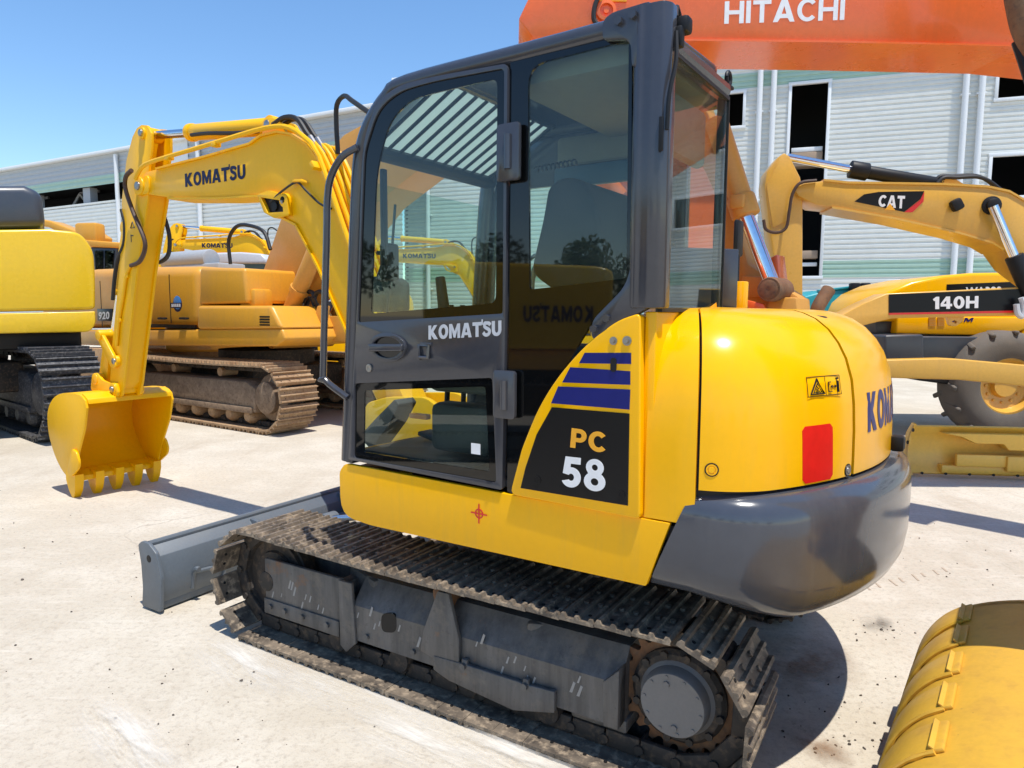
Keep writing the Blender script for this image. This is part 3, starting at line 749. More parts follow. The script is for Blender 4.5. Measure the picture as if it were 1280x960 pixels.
# side glass behind the door: black border plate with a clear pane
ql = [(638, 78), (790, 42), (789, 330), (781, 362), (741, 402), (700, 470), (675, 510), (655, 560), (640, 617), (634, 614)]
qp = pm.l(ql, .945)
qc = rpoly(pm.l([(662, 362), (660, 82), (786, 50), (783, 348)], .945), [.012, .07, .012, .012])
b = MB(); b.prism(qp, .935, .945, holes=[qc]); b.build('side_window', 'gblack', EX)
b = MB(); b.prism(qc, .9375, .9425); b.build('side_window_pane', 'glass', EX)
# door: grey skin with two windows
do = rpoly(pm.l([(437, 574), (447, 405), (455, 180), (472, 128), (500, 107), (540, 97), (636, 80), (633, 400), (629, 612)], .95), [.01, .05, .1, .1, .1, .1, .02, 0, .01])
w1 = rpoly(pm.l([(449, 403), (457, 190), (474, 137), (500, 115), (540, 103), (632, 86), (630, 392)], .95), [.01, .05, .1, .1, .1, .02, .01])
w2 = rpoly(pm.l([(444, 572), (445, 479), (617, 472), (622, 603)], .95), .015)
b = MB(); b.prism(do, .93, .958, holes=[w1, w2], bev=.003); dr = b.build('cab_door', 'cabgrey', EX)
c1 = rpoly(pm.l([(464, 392), (471, 210), (488, 150), (514, 124), (545, 116), (622, 98), (620, 379)], .95), [.02, .1, .1, .1, .1, .03, .03])
c2 = rpoly(pm.l([(455, 565), (456, 488), (607, 483), (612, 590)], .95), .012)
for nm, w, c in (('upper_window', w1, c1), ('lower_window', w2, c2)):
    b = MB(); b.prism(w, .944, .951, holes=[c]); wo = b.build('window_border', 'gblack', dr)
    b = MB(); b.prism(c, .9455, .9495); b.build(nm, 'glass', dr)
komatsu('maker_lettering', Q([(536, 424.5), (627, 419.5), (627, 400.5), (536, 407)], .9585), 'silverdecal', dr)
b = MB(); x, z = pm(486, 434, .958)
o_ = arc(x, z, .098, .058, 0, 349, 31); i_ = arc(x, z, .076, .042, 0, 349, 31)
b.prism(o_, .955, .970, holes=[i_], bev=.004); b.prism(rpoly([(x - .092, z - .012), (x + .092, z - .020), (x + .092, z + .012), (x - .092, z + .016)], .008), .962, .984, bev=.006)
hd = b.build('door_handle', 'cabgrey', dr)
b = MB(); b.prism(arc(x, z, .078, .044, 0, 349, 31), .9575, .9592); b.build('handle_recess', 'gblack', hd)
b = MB(); x, z = pm(462, 460, .958); b.lathe([(.016, 0), (.016, .005), (.010, .006), (.004, .004), (0, .004)], (x, .958, z), (0, 1, 0), 16); b.build('door_lock', 'steel', dr)
b = MB(); x, z = pm(531, 440, .958); b.tube([(x + .022, .962, z + .025), (x - .022, .962, z + .025), (x - .022, .965, z - .02), (x + .022, .965, z - .02)], .006, 6); b.box((x + .024, .962, z), (.012, .014, .06), .003); b.box((x - .01, .961, z + .03), (.05, .01, .012), .002); b.build('door_latch', 'cabgrey', dr)
for px, py, hgt in ((637, 191, .19), (632, 493, .17)):
    x, z = pm(px, py, .96); b = MB(); b.prism(rpoly([(x - .048, z - hgt / 2), (x + .045, z - hgt / 2), (x + .045, z + hgt / 2), (x - .048, z + hgt / 2)], .015), .958, .976, bev=.004)
    b.cyl((x - .005, .98, z - hgt * .3), (x - .005, .98, z + hgt * .3), .013, n=12)
    h = b.build('door_hinge', 'cabgrey', dr)
b = MB(); x, z = pm(595, 561, .951); b.box((x, .9525, z), (.042, .001, .04)); b.build('paper_sticker', 'whitedecal', dr)
# rear glass, front glass, right glass
b = MB(); b.prism([(.925, 1.60), (.325, 1.60), (.325, 2.365), (.925, 2.365)], -.985, -.978, 'x'); b.build('rear_window', 'glass', EX)
b = MB(); b.prism([(.32, 1.60), (.325, 1.60), (.325, 2.38), (.32, 2.38)], -.990, -.974, 'x'); b.box((-.982, .62, 2.372), (.016, .6, .012)); b.box((-.982, .62, 1.596), (.016, .6, .012)); b.build('rear_window_seal', 'rubber', EX)
rg = glass('clear_glass', (.82, .92, .88), .8)
b = MB(); b.prism([(.33, 1.34), (.29, 2.1), (.19, 2.3), (.0, 2.36), (-.60, 2.35), (-.68, 2.2), (-.62, 1.34)], .030, .034); b.build('right_window', rg, EX)
b = MB(); b.prism([(.375, 1.40), (.372, 1.40), (.315, 2.10), (.318, 2.12)], .07, .90); b.build('windscreen', rg, EX)
# cab interior
b = MB(); b.box((-.30, .5, 1.12), (.42, .44, .30), .05); b.box((-.28, .5, 1.33), (.50, .46, .14), .05)
st_ = b.build('seat', 'seat', EX)
X = lambda px, py, y: pm(px, py, y)
bk = rpoly([X(742, 232, .5), X(768, 238, .5), X(783, 275, .5), X(790, 370, .5), X(735, 370, .5), X(700, 345, .5), X(716, 280, .5), X(722, 243, .5)], [.05] * 8)
b = MB(); b.prism(bk, .27, .73, bev=.05, seg=4); b.build('seat_back', 'seat', EX)
for y in (.78, .20): b = MB(); b.box((-.22, y, 1.36), (.5, .14, .18), .03); b.build('side_console', 'inner', EX)
for y in (.76, .22):
    b = MB(); b.tube([(-.02, y, 1.44), (.0, y, 1.55), (.01, y, 1.62)], .014, 8, 3); b.cyl((.01, y, 1.60), (.03, y, 1.73), .024, .020, bev=.006); b.lathe([(.05, 0), (.035, .03), (.02, .06)], (-.02, y, 1.44), (0, 0, 1), 14)
    b.build('control_lever', 'inner', EX)
b = MB(); q = rpoly([X(456, 390, .62), X(494, 390, .62), X(494, 354, .62), X(486, 346, .62), X(460, 350, .62)], .02); b.prism(q, .52, .70, bev=.01); b.tube([(*X(472, 350, .62)[:1], .62, X(472, 350, .62)[1]), (X(478, 332, .62)[0], .62, X(478, 332, .62)[1]), (X(483, 320, .62)[0], .62, X(483, 318, .62)[1]), (X(472, 316, .62)[0], .62, X(472, 316, .62)[1])], .010, 8, 4); b.build('monitor', 'black', EX)
b = MB()
b.tube([(.18, .56, .99), (.16, .56, 1.2), (.15, .54, 1.62)], .012, 8, 3); b.tube([(.18, .44, .99), (.16, .44, 1.2), (.15, .46, 1.62)], .012, 8, 3); b.box((.22, .56, 1.02), (.16, .09, .02), .005, (0, R(-12), 0)); b.box((.22, .44, 1.02), (.16, .09, .02), .005, (0, R(-12), 0)); b.build('travel_levers', 'black', EX)
b = MB(); b.prism(rpoly([X(455, 545, .3), X(478, 520, .3), X(500, 498, .3), X(505, 505, .3), X(492, 530, .3), X(470, 560, .3)], .01), .2, .34, bev=.01); b.box((-.1, .75, 1.12), (.3, .12, .2), .03); b.build('foot_rest', 'inner', EX)
b = MB(); b.box((.05, .5, .995), (.6, .8, .02), .004); b.build('floor_mat', 'rubber', EX)
b = MB(); b.box((.18, .72, 1.14), (.10, .03, .022), .004); b.build('yellow_tag', 'orangelamp', EX)
b = MB()
c0 = X(669, 212, .2); c1_ = X(722, 202, .2)
b.tube([(c0[0] + (c1_[0] - c0[0]) * i / 70, .2 + .012 * math.cos(i * .9), c0[1] + (c1_[1] - c0[1]) * i / 70 + .012 * math.sin(i * .9)) for i in range(71)], .004, 5); b.build('coiled_cord', 'black', EX)
# mirror arm and visor strip seen through the windscreen
b = MB(); b.box((.30, .80, 1.98), (.02, .03, .4), .006); b.box((.31, .76, 1.80), (.03, .1, .16), .02); b.build('wiper_motor', 'black', EX)
b = MB(); b.tube([(.35, .74, 1.56), (.345, .72, 1.75), (.33, .70, 2.05)], .006, 6); b.build('wiper', 'black', EX)
# outside: grab rail, lamps, lifting eye
b = MB(); b.tube([(.285, .96, 2.235), (.345, .985, 2.20), (.405, .99, 2.13), (.43, .99, 2.04), (.44, .99, 1.88), (.476, .99, 1.36), (.465, .99, 1.30), (.36, .965, 1.23)], .0145, 10, 4); b.build('grab_rail', 'cabgrey', EX)
b = MB(); L_ = lambda px, py, Y: W2L(at(px, py, Y))
p = W2L(pm.w(-1.0, .93, 2.40)); b.box((-1.01, .90, 2.40), (.03, .03, .06), .006); b.box((-1.015, .875, 2.44), (.045, .05, .05), .012); b.tube([(-1.01, .92, 2.41), (-1.02, .94, 2.32), (-1.012, .965, 2.22), (-1.008, .967, 2.12)], .007, 6, 4); b.prism([(-1.0, 2.16), (-.985, 2.16), (-.985, 2.06), (-1.0, 2.06)], .968, .975, bev=.003)
b.tube([(-1.0, .90, 2.46), (-.99, .87, 2.50), (-.99, .83, 2.47)], .008, 6, 4)
b.build('work_lamp', 'black', EX)
b = MB(); q = L_(917, 116, 4.0); q = Vector((-.975, .30, 2.43)); t = 14
b.tube([q + Vector((0, math.cos(a) * .022, .022 + math.sin(a) * .022)) for a in [2 * math.pi * i / t for i in range(t + 1)]], .008, 8); b.box(q - Vector((0, 0, .01)), (.03, .05, .012), .003)
b.build('lifting_eye', 'black', EX)
b = MB(); b.box((.27, .62, 2.44), (.03, .02, .09), .004, (0, .3, 0)); b.cyl((.29, .60, 2.43), (.29, .66, 2.44), .035, bev=.01); b.build('front_lamp', 'black', EX)
# right-hand mirror and filler post behind the cab
b = MB(); q = W2L(at(923, 298, 3.9)); b.box(q, (.03, .11, .20), .02); b.tube([q - Vector((0, 0, .1)), q - Vector((0, 0, .3)), q + Vector((-.1, .0, -.45))], .012, 8); b.build('mirror', 'black', EX)
b = MB(); q = W2L(at(924, 372, 3.75)); b.cyl(q - Vector((0, 0, .12)), q + Vector((0, 0, .085)), .045, bev=.006); b.build('filler_neck', 'yellow', EX)

# ------------------------------------------------------------------ boom, arm and bucket
ya, yb_ = -.10 - .11, -.10 + .11
bm_ol = [(3.685, 2.615), (3.60, 2.655), (3.52, 2.660), (2.846, 2.672), (2.30, 2.695), (2.18, 2.73), (2.015, 2.732), (1.888, 2.701), (1.741, 2.62), (1.638, 2.513), (1.565, 2.368), (1.398, 2.013), (1.20, 1.6), (1.0, 1.18), (.86, .96), (.82, .88), (.90, .83), (1.0, .88), (1.20, 1.14), (1.412, 1.48), (1.66, 1.886), (1.855, 2.146), (2.01, 2.21), (2.10, 2.30), (2.195, 2.36), (2.692, 2.385), (3.289, 2.436), (3.60, 2.49), (3.70, 2.54)]
b = MB(); b.prism(bm_ol, ya + .012, yb_ - .012, bev=.006)
# flanges along the top and bottom edges, proud of the web
for seg_ in ([(3.45, 2.664), (2.85, 2.676), (2.30, 2.70), (2.18, 2.736), (2.015, 2.738), (1.885, 2.706), (1.737, 2.625), (1.632, 2.517), (1.558, 2.372), (1.39, 2.016), (1.2, 1.61)], [(3.3, 2.43), (2.692, 2.378), (2.2, 2.352)], [(1.99, 2.195), (1.85, 2.138), (1.66, 1.876), (1.412, 1.472), (1.2, 1.13)]):
    for (x0, z0), (x1, z1) in zip(seg_, seg_[1:]):
        d = Vector((x1 - x0, z1 - z0)); n = Vector((-d.y, d.x)).normalized() * .007
        b.prism([(x0 + n.x, z0 + n.y), (x1 + n.x, z1 + n.y), (x1 - n.x, z1 - n.y), (x0 - n.x, z0 - n.y)], ya, yb_)
b.cyl((3.684, ya - .01, 2.556), (3.684, yb_ + .012, 2.556), .07, bev=.01)
b.prism(rpoly([(3.55, 2.49), (3.76, 2.49), (3.76, 2.62), (3.55, 2.63)], .05), ya, yb_, bev=.004)
# top bracket of the arm cylinder
for y in (yb_ - .05, ya + .05):
    b.prism(rpoly([(1.96, 2.72), (2.20, 2.725), (2.215, 2.80), (2.19, 2.85), (2.13, 2.855), (2.03, 2.82)], .02), y - .012, y + .012, bev=.003)
# boss where the boom cylinder pins
b.cyl((1.945, ya - .015, 2.30), (1.945, yb_ + .012, 2.30), .045, bev=.006)
bo = b.build('boom', 'arm_yellow', EX)
# recessed lamp box below the bend
b = MB(); b.prism(rpoly([(2.20, 2.355), (2.08, 2.372), (1.90, 2.32), (1.885, 2.20), (2.03, 2.19), (2.135, 2.235)], .012), yb_ - .02, yb_ + .02, holes=[[(2.165, 2.335), (1.945, 2.295), (1.94, 2.225), (2.10, 2.23)]], bev=.004); b.build('lamp_box', 'arm_yellow', bo)
b = MB(); b.prism([(2.165, 2.335), (1.945, 2.295), (1.94, 2.225), (2.10, 2.23)], yb_ - .018, yb_ - .008); b.cyl((2.05, yb_ - .008, 2.27), (2.05, yb_ + .006, 2.27), .03, n=14); b.build('boom_lamp', 'black', bo)
b = MB(); b.tube([(2.08, yb_ + .01, 2.30), (1.93, yb_ + .02, 2.36), (1.80, yb_ + .02, 2.395), (1.72, yb_ + .02, 2.34), (1.6, yb_ + .015, 2.25), (1.5, yb_ + .01, 2.21)], .007, 6, 3); b.build('lamp_cable', 'rubber', bo)
b = MB(); b.tube([(1.86, yb_ + .0, 2.40), (1.82, yb_ + .025, 2.405), (1.75, yb_ + .025, 2.40), (1.73, yb_, 2.39)], .009, 6); b.build('cable_clip', 'arm_yellow', bo)
komatsu('maker_lettering', lambda u, v: ((3.075 - .715 * u, yb_ - .0115, 2.492 + .01 * (1 - u) * 0 - .012 * u + .095 * v), (0, 1, 0)), 'navy2', bo, .05)
for x, z, r, e in ((3.684, 2.556, .032, .026), (1.945, 2.30, .026, .02), (2.158, 2.812, .028, -.034)):
    b = MB(); b.cyl((x, yb_ - .04, z), (x, yb_ + e, z), r, n=16, bev=.004); b.build('pin', 'steel', bo)
# steel pipes over the boom
b = MB(); pp = [(3.66, .05, 2.60), (3.57, .05, 2.675), (3.40, .05, 2.705), (2.9, .05, 2.725), (2.5, .045, 2.745), (2.2, .03, 2.765), (2.0, .02, 2.765), (1.86, .02, 2.735), (1.73, .02, 2.66), (1.6, .02, 2.53), (1.38, .02, 2.06), (1.1, .02, 1.48)]
b.tube(pp, .016, 8, 2)
for k_, y in enumerate((-.035, -.09, -.145, -.20)):
    b.tube([(1.80, y, 2.69 - .02 * k_), (1.70, y, 2.63), (1.585, y, 2.49), (1.37, y, 2.05), (1.1, y, 1.47)], .016, 8, 3)
for x, z in ((1.60, 2.48), (2.62, 2.735), (3.2, 2.715)): b.box((x, -.05 if x < 2 else .04, z - .01), (.05, .26 if x < 2 else .05, .03), .005, (0, R(-60) if x < 2 else 0, 0))
b.build('hydraulic_pipes', 'arm_yellow', bo)
b = MB()
for k_, y in enumerate((-.035, -.09)):
    b.tube([(2.10, y, 2.80), (1.98, y, 2.83), (1.86, y, 2.80), (1.77, y, 2.70), (1.72, y, 2.65)], .017, 8, 4)
b.tube([(1.62, -.15, 2.58), (1.63, -.15, 2.75), (1.60, -.13, 2.87), (1.50, -.1, 2.90), (1.38, -.05, 2.84), (1.22, .0, 2.75), (1.0, .05, 2.62), (.85, .1, 2.5)], .015, 8, 4)
b.build('hydraulic_hose', 'rubber', bo)
b = MB()
for y in (-.035, -.09): b.cyl((1.745, y, 2.675), (1.66, y, 2.57), .021, n=10)
b.build('hose_fitting', 'steel', bo)
piston(EX, (2.16, -.1, 2.815), (3.645, -.1, 2.955), .058, .66, barrel='arm_cylinder')
b = MB(); b.tube([(3.02, -.03, 2.86), (2.8, -.02, 2.84), (2.5, -.02, 2.80), (2.25, -.03, 2.78)], .014, 8, 3); b.build('cylinder_hose', 'rubber', EX)
piston(EX, (1.12, -.1, .98), (1.945, -.1, 2.30), .062, .52, barrel='boom_cylinder')
# swing post at the foot of the boom
b = MB(); b.prism(rpoly([(.45, .60), (.95, .60), (1.22, .90), (1.2, 1.05), (1.02, 1.1), (.72, 1.12), (.45, .95)], .05), -.26, -.22, bev=.008); b.prism(rpoly([(.45, .60), (.95, .60), (1.22, .90), (1.2, 1.05), (1.02, 1.1), (.72, 1.12), (.45, .95)], .05), .02, .06, bev=.008); b.box((.6, -.1, .66), (.45, .34, .12), .02); b.cyl((.62, -.1, .56), (.62, -.1, .9), .09); b.build('swing_post', 'arm_yellow', EX)
b = MB(); am = [(3.73, 3.005), (3.66, 3.02), (3.58, 3.005), (3.525, 2.94), (3.53, 2.84), (3.58, 2.70), (3.60, 2.60), (3.615, 2.46), (3.835, 1.90), (4.0, 1.37), (4.12, .98), (4.17, .88), (4.25, .85), (4.33, .89), (4.35, 1.0), (4.30, 1.25), (4.20, 1.58), (4.10, 1.94), (4.02, 2.28), (4.01, 2.48), (3.91, 2.78), (3.80, 2.95)]
b.prism(am, -.10 - .085, -.10 - .065, bev=.003); b.prism(am, -.10 + .065, -.10 + .085, bev=.003)
core = [(3.62, 2.55), (3.635, 2.46), (3.855, 1.90), (4.02, 1.37), (4.14, .99), (4.20, .93), (4.32, .95), (4.33, 1.0), (4.28, 1.25), (4.18, 1.58), (4.08, 1.94), (4.0, 2.28), (3.98, 2.46)]
b.prism(core, -.165, -.035)
b.prism([(3.76, 2.96), (3.78, 2.975), (3.93, 2.72), (3.91, 2.69)], -.165, -.035)
b.cyl((4.25, -.22, .93), (4.25, .02, .93), .055, bev=.006); b.cyl((3.645, -.2, 2.955), (3.645, 0, 2.955), .045, bev=.005); b.cyl((4.21, -.21, 1.17), (4.21, .01, 1.17), .05, bev=.006)
b.prism(rpoly([(3.98, 2.30), (4.10, 2.36), (4.13, 2.27), (4.05, 2.12)], .02), -.13, -.07, bev=.004)
ar = b.build('arm', 'arm_yellow', EX)
for x, z, e in ((3.645, 2.955, .012), (4.21, 1.17, .022), (4.25, .93, .032)):
    b = MB(); b.cyl((x, e - .03, z), (x, e, z), .027, n=14, bev=.003); b.build('pin', 'steel', ar)
b = MB(); b.tube([(x, y, z) for (x, z), y in zip(pm.l([(171, 214), (163, 222), (161, 237), (168, 265), (180, 297), (181, 312), (174, 327), (163, 332)], .01), (.05, .045, .035, .02, .012, .01, .008, .006))], .017, 8, 5); b.build('arm_hose', 'brownhose', ar)
b = MB(); b.tube([(x, -.205, z) for x, z in pm.l([(201, 262), (207, 276), (212, 298), (210, 319), (199, 328), (190, 325)], -.205)], .017, 8, 5); b.build('arm_hose', 'rubber', ar)
b = MB(); q = pm.l([(163, 332), (158, 345), (154, 372), (149, 400), (146, 432)], -.005); b.tube([(x, -.005, z) for x, z in q], .013, 8, 3)
for k in (1, 3): b.box((q[k][0], -.008, q[k][1]), (.06, .022, .03), .004)
b.build('arm_pipe', 'arm_yellow', ar)
b = MB(); q = Vector((3.60, -.0135, 2.25)); 
for tri in ([(0, .03), (.03, -.02), (-.03, -.02)],): b.tube([(3.86 + u, -.0135, 2.27 + v) for u, v in tri + tri[:1]], .003, 5)
b.box((3.89, -.0135, 2.17), (.008, .002, .06)); b.box((3.875, -.0135, 2.19), (.04, .002, .008)); b.build('warning_pictogram', 'navy2', ar)
piston(EX, (4.08, -.1, 2.27), (4.42, -.1, 1.385), .052, .60, barrel='bucket_cylinder')
b = MB(); b.tube([(x, -.02, z) for x, z in pm.l([(152, 262), (156, 280), (155, 305), (147, 325), (143, 350), (141, 375)], -.02)], .016, 8, 4); b.build('cylinder_hose', 'rubber', EX)
b = MB()
for y in (-.22, -.19, -.01, .02):
    pass
for y in (-.205, .005):
    b.prism(rpoly([(4.17, 1.12), (4.20, 1.21), (4.42, 1.43), (4.47, 1.36), (4.25, 1.11)], .03), y - .014, y + .014, bev=.004)
b.prism(rpoly([(4.38, 1.42), (4.48, 1.40), (4.62, 1.02), (4.57, .96), (4.48, .98)], .03), -.15, -.05, bev=.008)
b.cyl((4.42, -.24, 1.385), (4.42, .035, 1.385), .045, bev=.006); b.cyl((4.55, -.22, 1.0), (4.55, .02, 1.0), .05, bev=.006)
b.build('bucket_link', 'arm_yellow', EX)
# bucket: shell, side plates, teeth
Y0, Y1 = -.47, .235
bp_ = [(4.22, .86), (4.30, .90), (4.48, .905), (4.66, .885), (4.80, .83), (4.90, .73), (4.925, .61), (4.90, .47), (4.81, .32), (4.69, .21), (4.58, .165)]
b = MB()
cv = [(p.x, p.y) for p in bez([(x, z, 0) for x, z in bp_], 3)]
b.grid([[(x, y, z) for x, z in cv] for y in (Y0, Y1)], thick=.016)
sp_ = cv + [(4.50, .17), (4.38, .42), (4.26, .62), (4.20, .80)]
for y, w in ((Y0, -.018), (Y1, .018)): b.prism(sp_, y, y + w, bev=.003)
b.prism([(4.62, .19), (4.55, .135), (4.50, .14), (4.51, .18), (4.60, .225)], Y0 - .01, Y1 + .01, bev=.004)
b.prism([(4.20, .83), (4.21, .87), (4.30, .915), (4.31, .885)], Y0, Y1, bev=.004)
for y in (-.2, 0.0):
    b.prism(rpoly([(4.17, .90), (4.21, .99), (4.30, .98), (4.44, 1.0), (4.52, 1.06), (4.60, 1.04), (4.64, .90), (4.36, .87), (4.22, .86)], .03), y - .014, y + .014, bev=.003)
for y, w in ((Y0 - .018, -.02), (Y1 + .018, .02)):
    b.prism(rpoly([(4.38, .42), (4.46, .44), (4.57, .22), (4.50, .19), (4.42, .24), (4.36, .28), (4.34, .34)], .03), y, y + w, bev=.004)
bk_ = b.build('bucket', 'arm_yellow', EX)
for i in range(5):
    y = Y0 + .015 + (Y1 - Y0 - .03) * i / 4; b = MB()
    def tr_(x0, x1, z0, z1, w): return [(x0, y + w, z0), (x1, y + w, z1), (x1, y - w, z1), (x0, y - w, z0)]
    rows = [tr_(4.63, 4.465, .225, .205, .034), tr_(4.63, 4.47, .15, .14, .036), tr_(4.60, 4.49, .06, .06, .032), tr_(4.56, 4.525, .0, .0, .026)]
    b.grid(rows, True); b.grid([rows[0][:2], rows[0][3:1:-1]]); b.grid([rows[3][:2], rows[3][3:1:-1]])
    b.build('bucket_tooth', 'arm_yellow', bk_)
# ================================================================== ground, sky, sun
def concrete():
    m, nt, b = mat('concrete'); L = nt.links.new
    big = noise(nt, .35, 6, .6); mid = noise(nt, 1.6, 8, .68); fine = noise(nt, 34, 6, .7); streak = noise(nt, 2.2, 6, .7, stretch=(1, .25, 1))
    c = mixc(nt, ramp(nt, big, [(.3, (0, 0, 0)), (.7, (1, 1, 1))]), (.475, .415, .325), (.575, .515, .42))
    c = mixc(nt, ramp(nt, mid, [(.45, (0, 0, 0)), (.72, (.75,) * 3)]), c, (.66, .605, .51))
    c = mixc(nt, ramp(nt, streak, [(.56, (0, 0, 0)), (.74, (.42,) * 3)]), c, (.36, .285, .20))
    c = mixc(nt, ramp(nt, fine, [(.50, (0, 0, 0)), (.72, (.8,) * 3)]), c, (.36, .305, .24))
    s2 = noise(nt, 5, 8, .75, stretch=(.35, 3, 1)); c = mixc(nt, ramp(nt, s2, [(.55, (0, 0, 0)), (.70, (.6,) * 3)]), c, (.66, .60, .51))
    s3 = noise(nt, 3.1, 9, .8, stretch=(1.2, .5, 1)); c = mixc(nt, ramp(nt, s3, [(.61, (0, 0, 0)), (.69, (.45,) * 3)]), c, (.28, .23, .17))
    gr = noise(nt, 130, 4, .7); c = mixc(nt, ramp(nt, gr, [(.55, (0, 0, 0)), (.68, (.55,) * 3)]), c, (.30, .25, .19))
    v2 = N(nt, 'ShaderNodeTexVoronoi', feature='DISTANCE_TO_EDGE'); v2.inputs['Scale'].default_value = .42; tc2 = N(nt, 'ShaderNodeTexCoord'); ad = N(nt, 'ShaderNodeVectorMath', operation='ADD'); nz = N(nt, 'ShaderNodeTexNoise'); nz.inputs['Scale'].default_value = 1.3; nz.inputs['Detail'].default_value = 6
    L(tc2.outputs['Object'], nz.inputs['Vector']); L(tc2.outputs['Object'], ad.inputs[0]); L(nz.outputs['Color'], ad.inputs[1]); L(ad.outputs[0], v2.inputs['Vector'])
    ck = N(nt, 'ShaderNodeMath', operation='MULTIPLY'); L(ramp(nt, v2.outputs['Distance'], [(.0, (1, 1, 1)), (.0045, (0, 0, 0))]), ck.inputs[0]); L(ramp(nt, noise(nt, .5, 3), [(.52, (0, 0, 0)), (.62, (.5,) * 3)]), ck.inputs[1]); c = mixc(nt, ck.outputs[0], c, (.20, .16, .12))
    # small dark oil spots and stone chips in the surface
    v = N(nt, 'ShaderNodeTexVoronoi'); v.inputs['Scale'].default_value = 9; tc = N(nt, 'ShaderNodeTexCoord'); L(tc.outputs['Object'], v.inputs['Vector'])
    sp = ramp(nt, v.outputs['Distance'], [(.0, (1, 1, 1)), (.10, (0, 0, 0))])
    rn = noise(nt, 1.1, 3); mm = N(nt, 'ShaderNodeMath', operation='MULTIPLY'); 
    L(sp, mm.inputs[0]); L(ramp(nt, rn, [(.5, (0, 0, 0)), (.62, (.75,) * 3)]), mm.inputs[1])
    c = mixc(nt, mm.outputs[0], c, (.16, .13, .10))
    L(c, b.inputs['Base Color']); b.inputs['Roughness'].default_value = .85; b.inputs['Specular IOR Level'].default_value = .25
    bump(nt, b, fine, .35, .012)
    return m
M['concrete'] = concrete()
b = MB(); b.grid([[(x, y, 0) for x in span(-400, 400, 4)] for y in span(-400, 400, 4)]); tag(b.build('ground', 'concrete'), kind='structure')
# stains and white tyre marks on the concrete, 4 mm sheets with broken edges
def stain_mat(name, c, amt, scale, st):
    m, nt, b = mat(name); out = nt.nodes['Material Output']; L = nt.links.new
    n1 = noise(nt, scale, 7, .72, stretch=st)
    tc = N(nt, 'ShaderNodeTexCoord'); g_ = N(nt, 'ShaderNodeTexGradient', gradient_type='SPHERICAL'); mp = N(nt, 'ShaderNodeMapping')
    mp.inputs['Location'].default_value = (-1, -1, 0); mp.inputs['Scale'].default_value = (2, 2, 1)
    L(tc.outputs['Generated'], mp.inputs['Vector']); L(mp.outputs[0], g_.inputs['Vector'])
    mu = N(nt, 'ShaderNodeMath', operation='MULTIPLY'); L(ramp(nt, n1, [(.40, (0, 0, 0)), (.62, (amt,) * 3)]), mu.inputs[0]); L(ramp(nt, g_.outputs['Fac'], [(0, (0, 0, 0)), (.45, (1, 1, 1))]), mu.inputs[1])
    t = N(nt, 'ShaderNodeBsdfTransparent'); mx = N(nt, 'ShaderNodeMixShader'); L(mu.outputs[0], mx.inputs[0]); L(t.outputs[0], mx.inputs[1]); L(b.outputs[0], mx.inputs[2]); L(mx.outputs[0], out.inputs[0])
    b.inputs['Base Color'].default_value = (*c, 1); b.inputs['Roughness'].default_value = .9
    return m
M['st_white'] = stain_mat('chalky_scrape', (.78, .74, .67), .75, 3, (.5, 3, 1)); M['st_brown'] = stain_mat('rust_stain', (.26, .14, .07), .6, 5, (1, 1, 1)); M['st_dark'] = stain_mat('oil_stain', (.10, .085, .07), .6, 5, (1, 1, 1))
def stain(px, py, l, w, ang, m, k):
    p = gnd(px, py); mb = MB(); mb.grid([[(-l / 2, -w / 2, 0), (-l / 2, w / 2, 0)], [(l / 2, -w / 2, 0), (l / 2, w / 2, 0)]]); o = mb.build('ground_stain', m); o.location = (p.x, p.y, .003 + .0015 * k); o.rotation_euler.z = ang; tag(o, kind='structure')
for k, a in enumerate(((430, 850, 1.6, .55, R(149), 'st_white'), (300, 830, 1.0, .4, R(140), 'st_white'), (520, 930, .9, .4, R(149), 'st_white'), (265, 742, .14, .09, 0, 'st_dark'), (1020, 930, .22, .4, .3, 'st_brown'), (985, 830, .9, .7, .5, 'st_brown'), (1095, 780, .3, .2, 1, 'st_dark'), (640, 950, .7, .3, R(149), 'st_white'), (160, 930, 1.0, .3, R(140), 'st_white'))): stain(*a, k)
# faint parallel track prints
b = MB()
for i in range(9):
    p = gnd(1072 + i * 14 + rnd.uniform(-3, 3), 738 - i * 3.2); b.box((p.x, p.y, .002), (.012, .09 * rnd.uniform(.5, 1.2), .0012), .0, (0, 0, R(-8 + rnd.uniform(-6, 6))))
b.build('track_print', plain('rust_print', (.44, .35, .26), .9)); tag(bpy.data.objects['track_print'], kind='structure')
# loose chips of stone and dried mud
b = MB(); r2 = random.Random(11)
for i in range(190):
    cl = r2.choice(((1105, 785, 20), (1060, 935, 26), (180, 800, 160), (1090, 870, 60), (60, 660, 80), (1010, 900, 60), (300, 900, 120), (1200, 690, 60)))
    p = gnd(cl[0] + r2.gauss(0, cl[2]), min(1000, cl[1] + r2.gauss(0, cl[2] * .35))); s = abs(r2.gauss(0, .0032)) + .0018
    if p.y > 8 or p.y < 1.6: continue
    b.box((p.x, p.y, s * .4), (s * r2.uniform(1, 2.2), s * r2.uniform(.8, 1.6), s), s * .2, (r2.random(), r2.random(), r2.random() * 3), 1)
tag(b.build('gravel', plain('mud_chip', (.10, .08, .065), .9)), 'small dark chips of stone and dried mud scattered on the concrete', 'gravel', kind='stuff')
W = bpy.data.worlds.new('World'); SC.world = W; W.use_nodes = True; nt = W.node_tree
sky = N(nt, 'ShaderNodeTexSky', sky_type='NISHITA'); sky.sun_disc = False
SUN = Vector((.158, -.237, 1.0)).normalized()
el = math.asin(SUN.z); az = math.atan2(SUN.x, SUN.y)
sky.sun_elevation = el; sky.sun_rotation = az; sky.air_density = 1.0; sky.dust_density = 0.; sky.ozone_density = 1.6
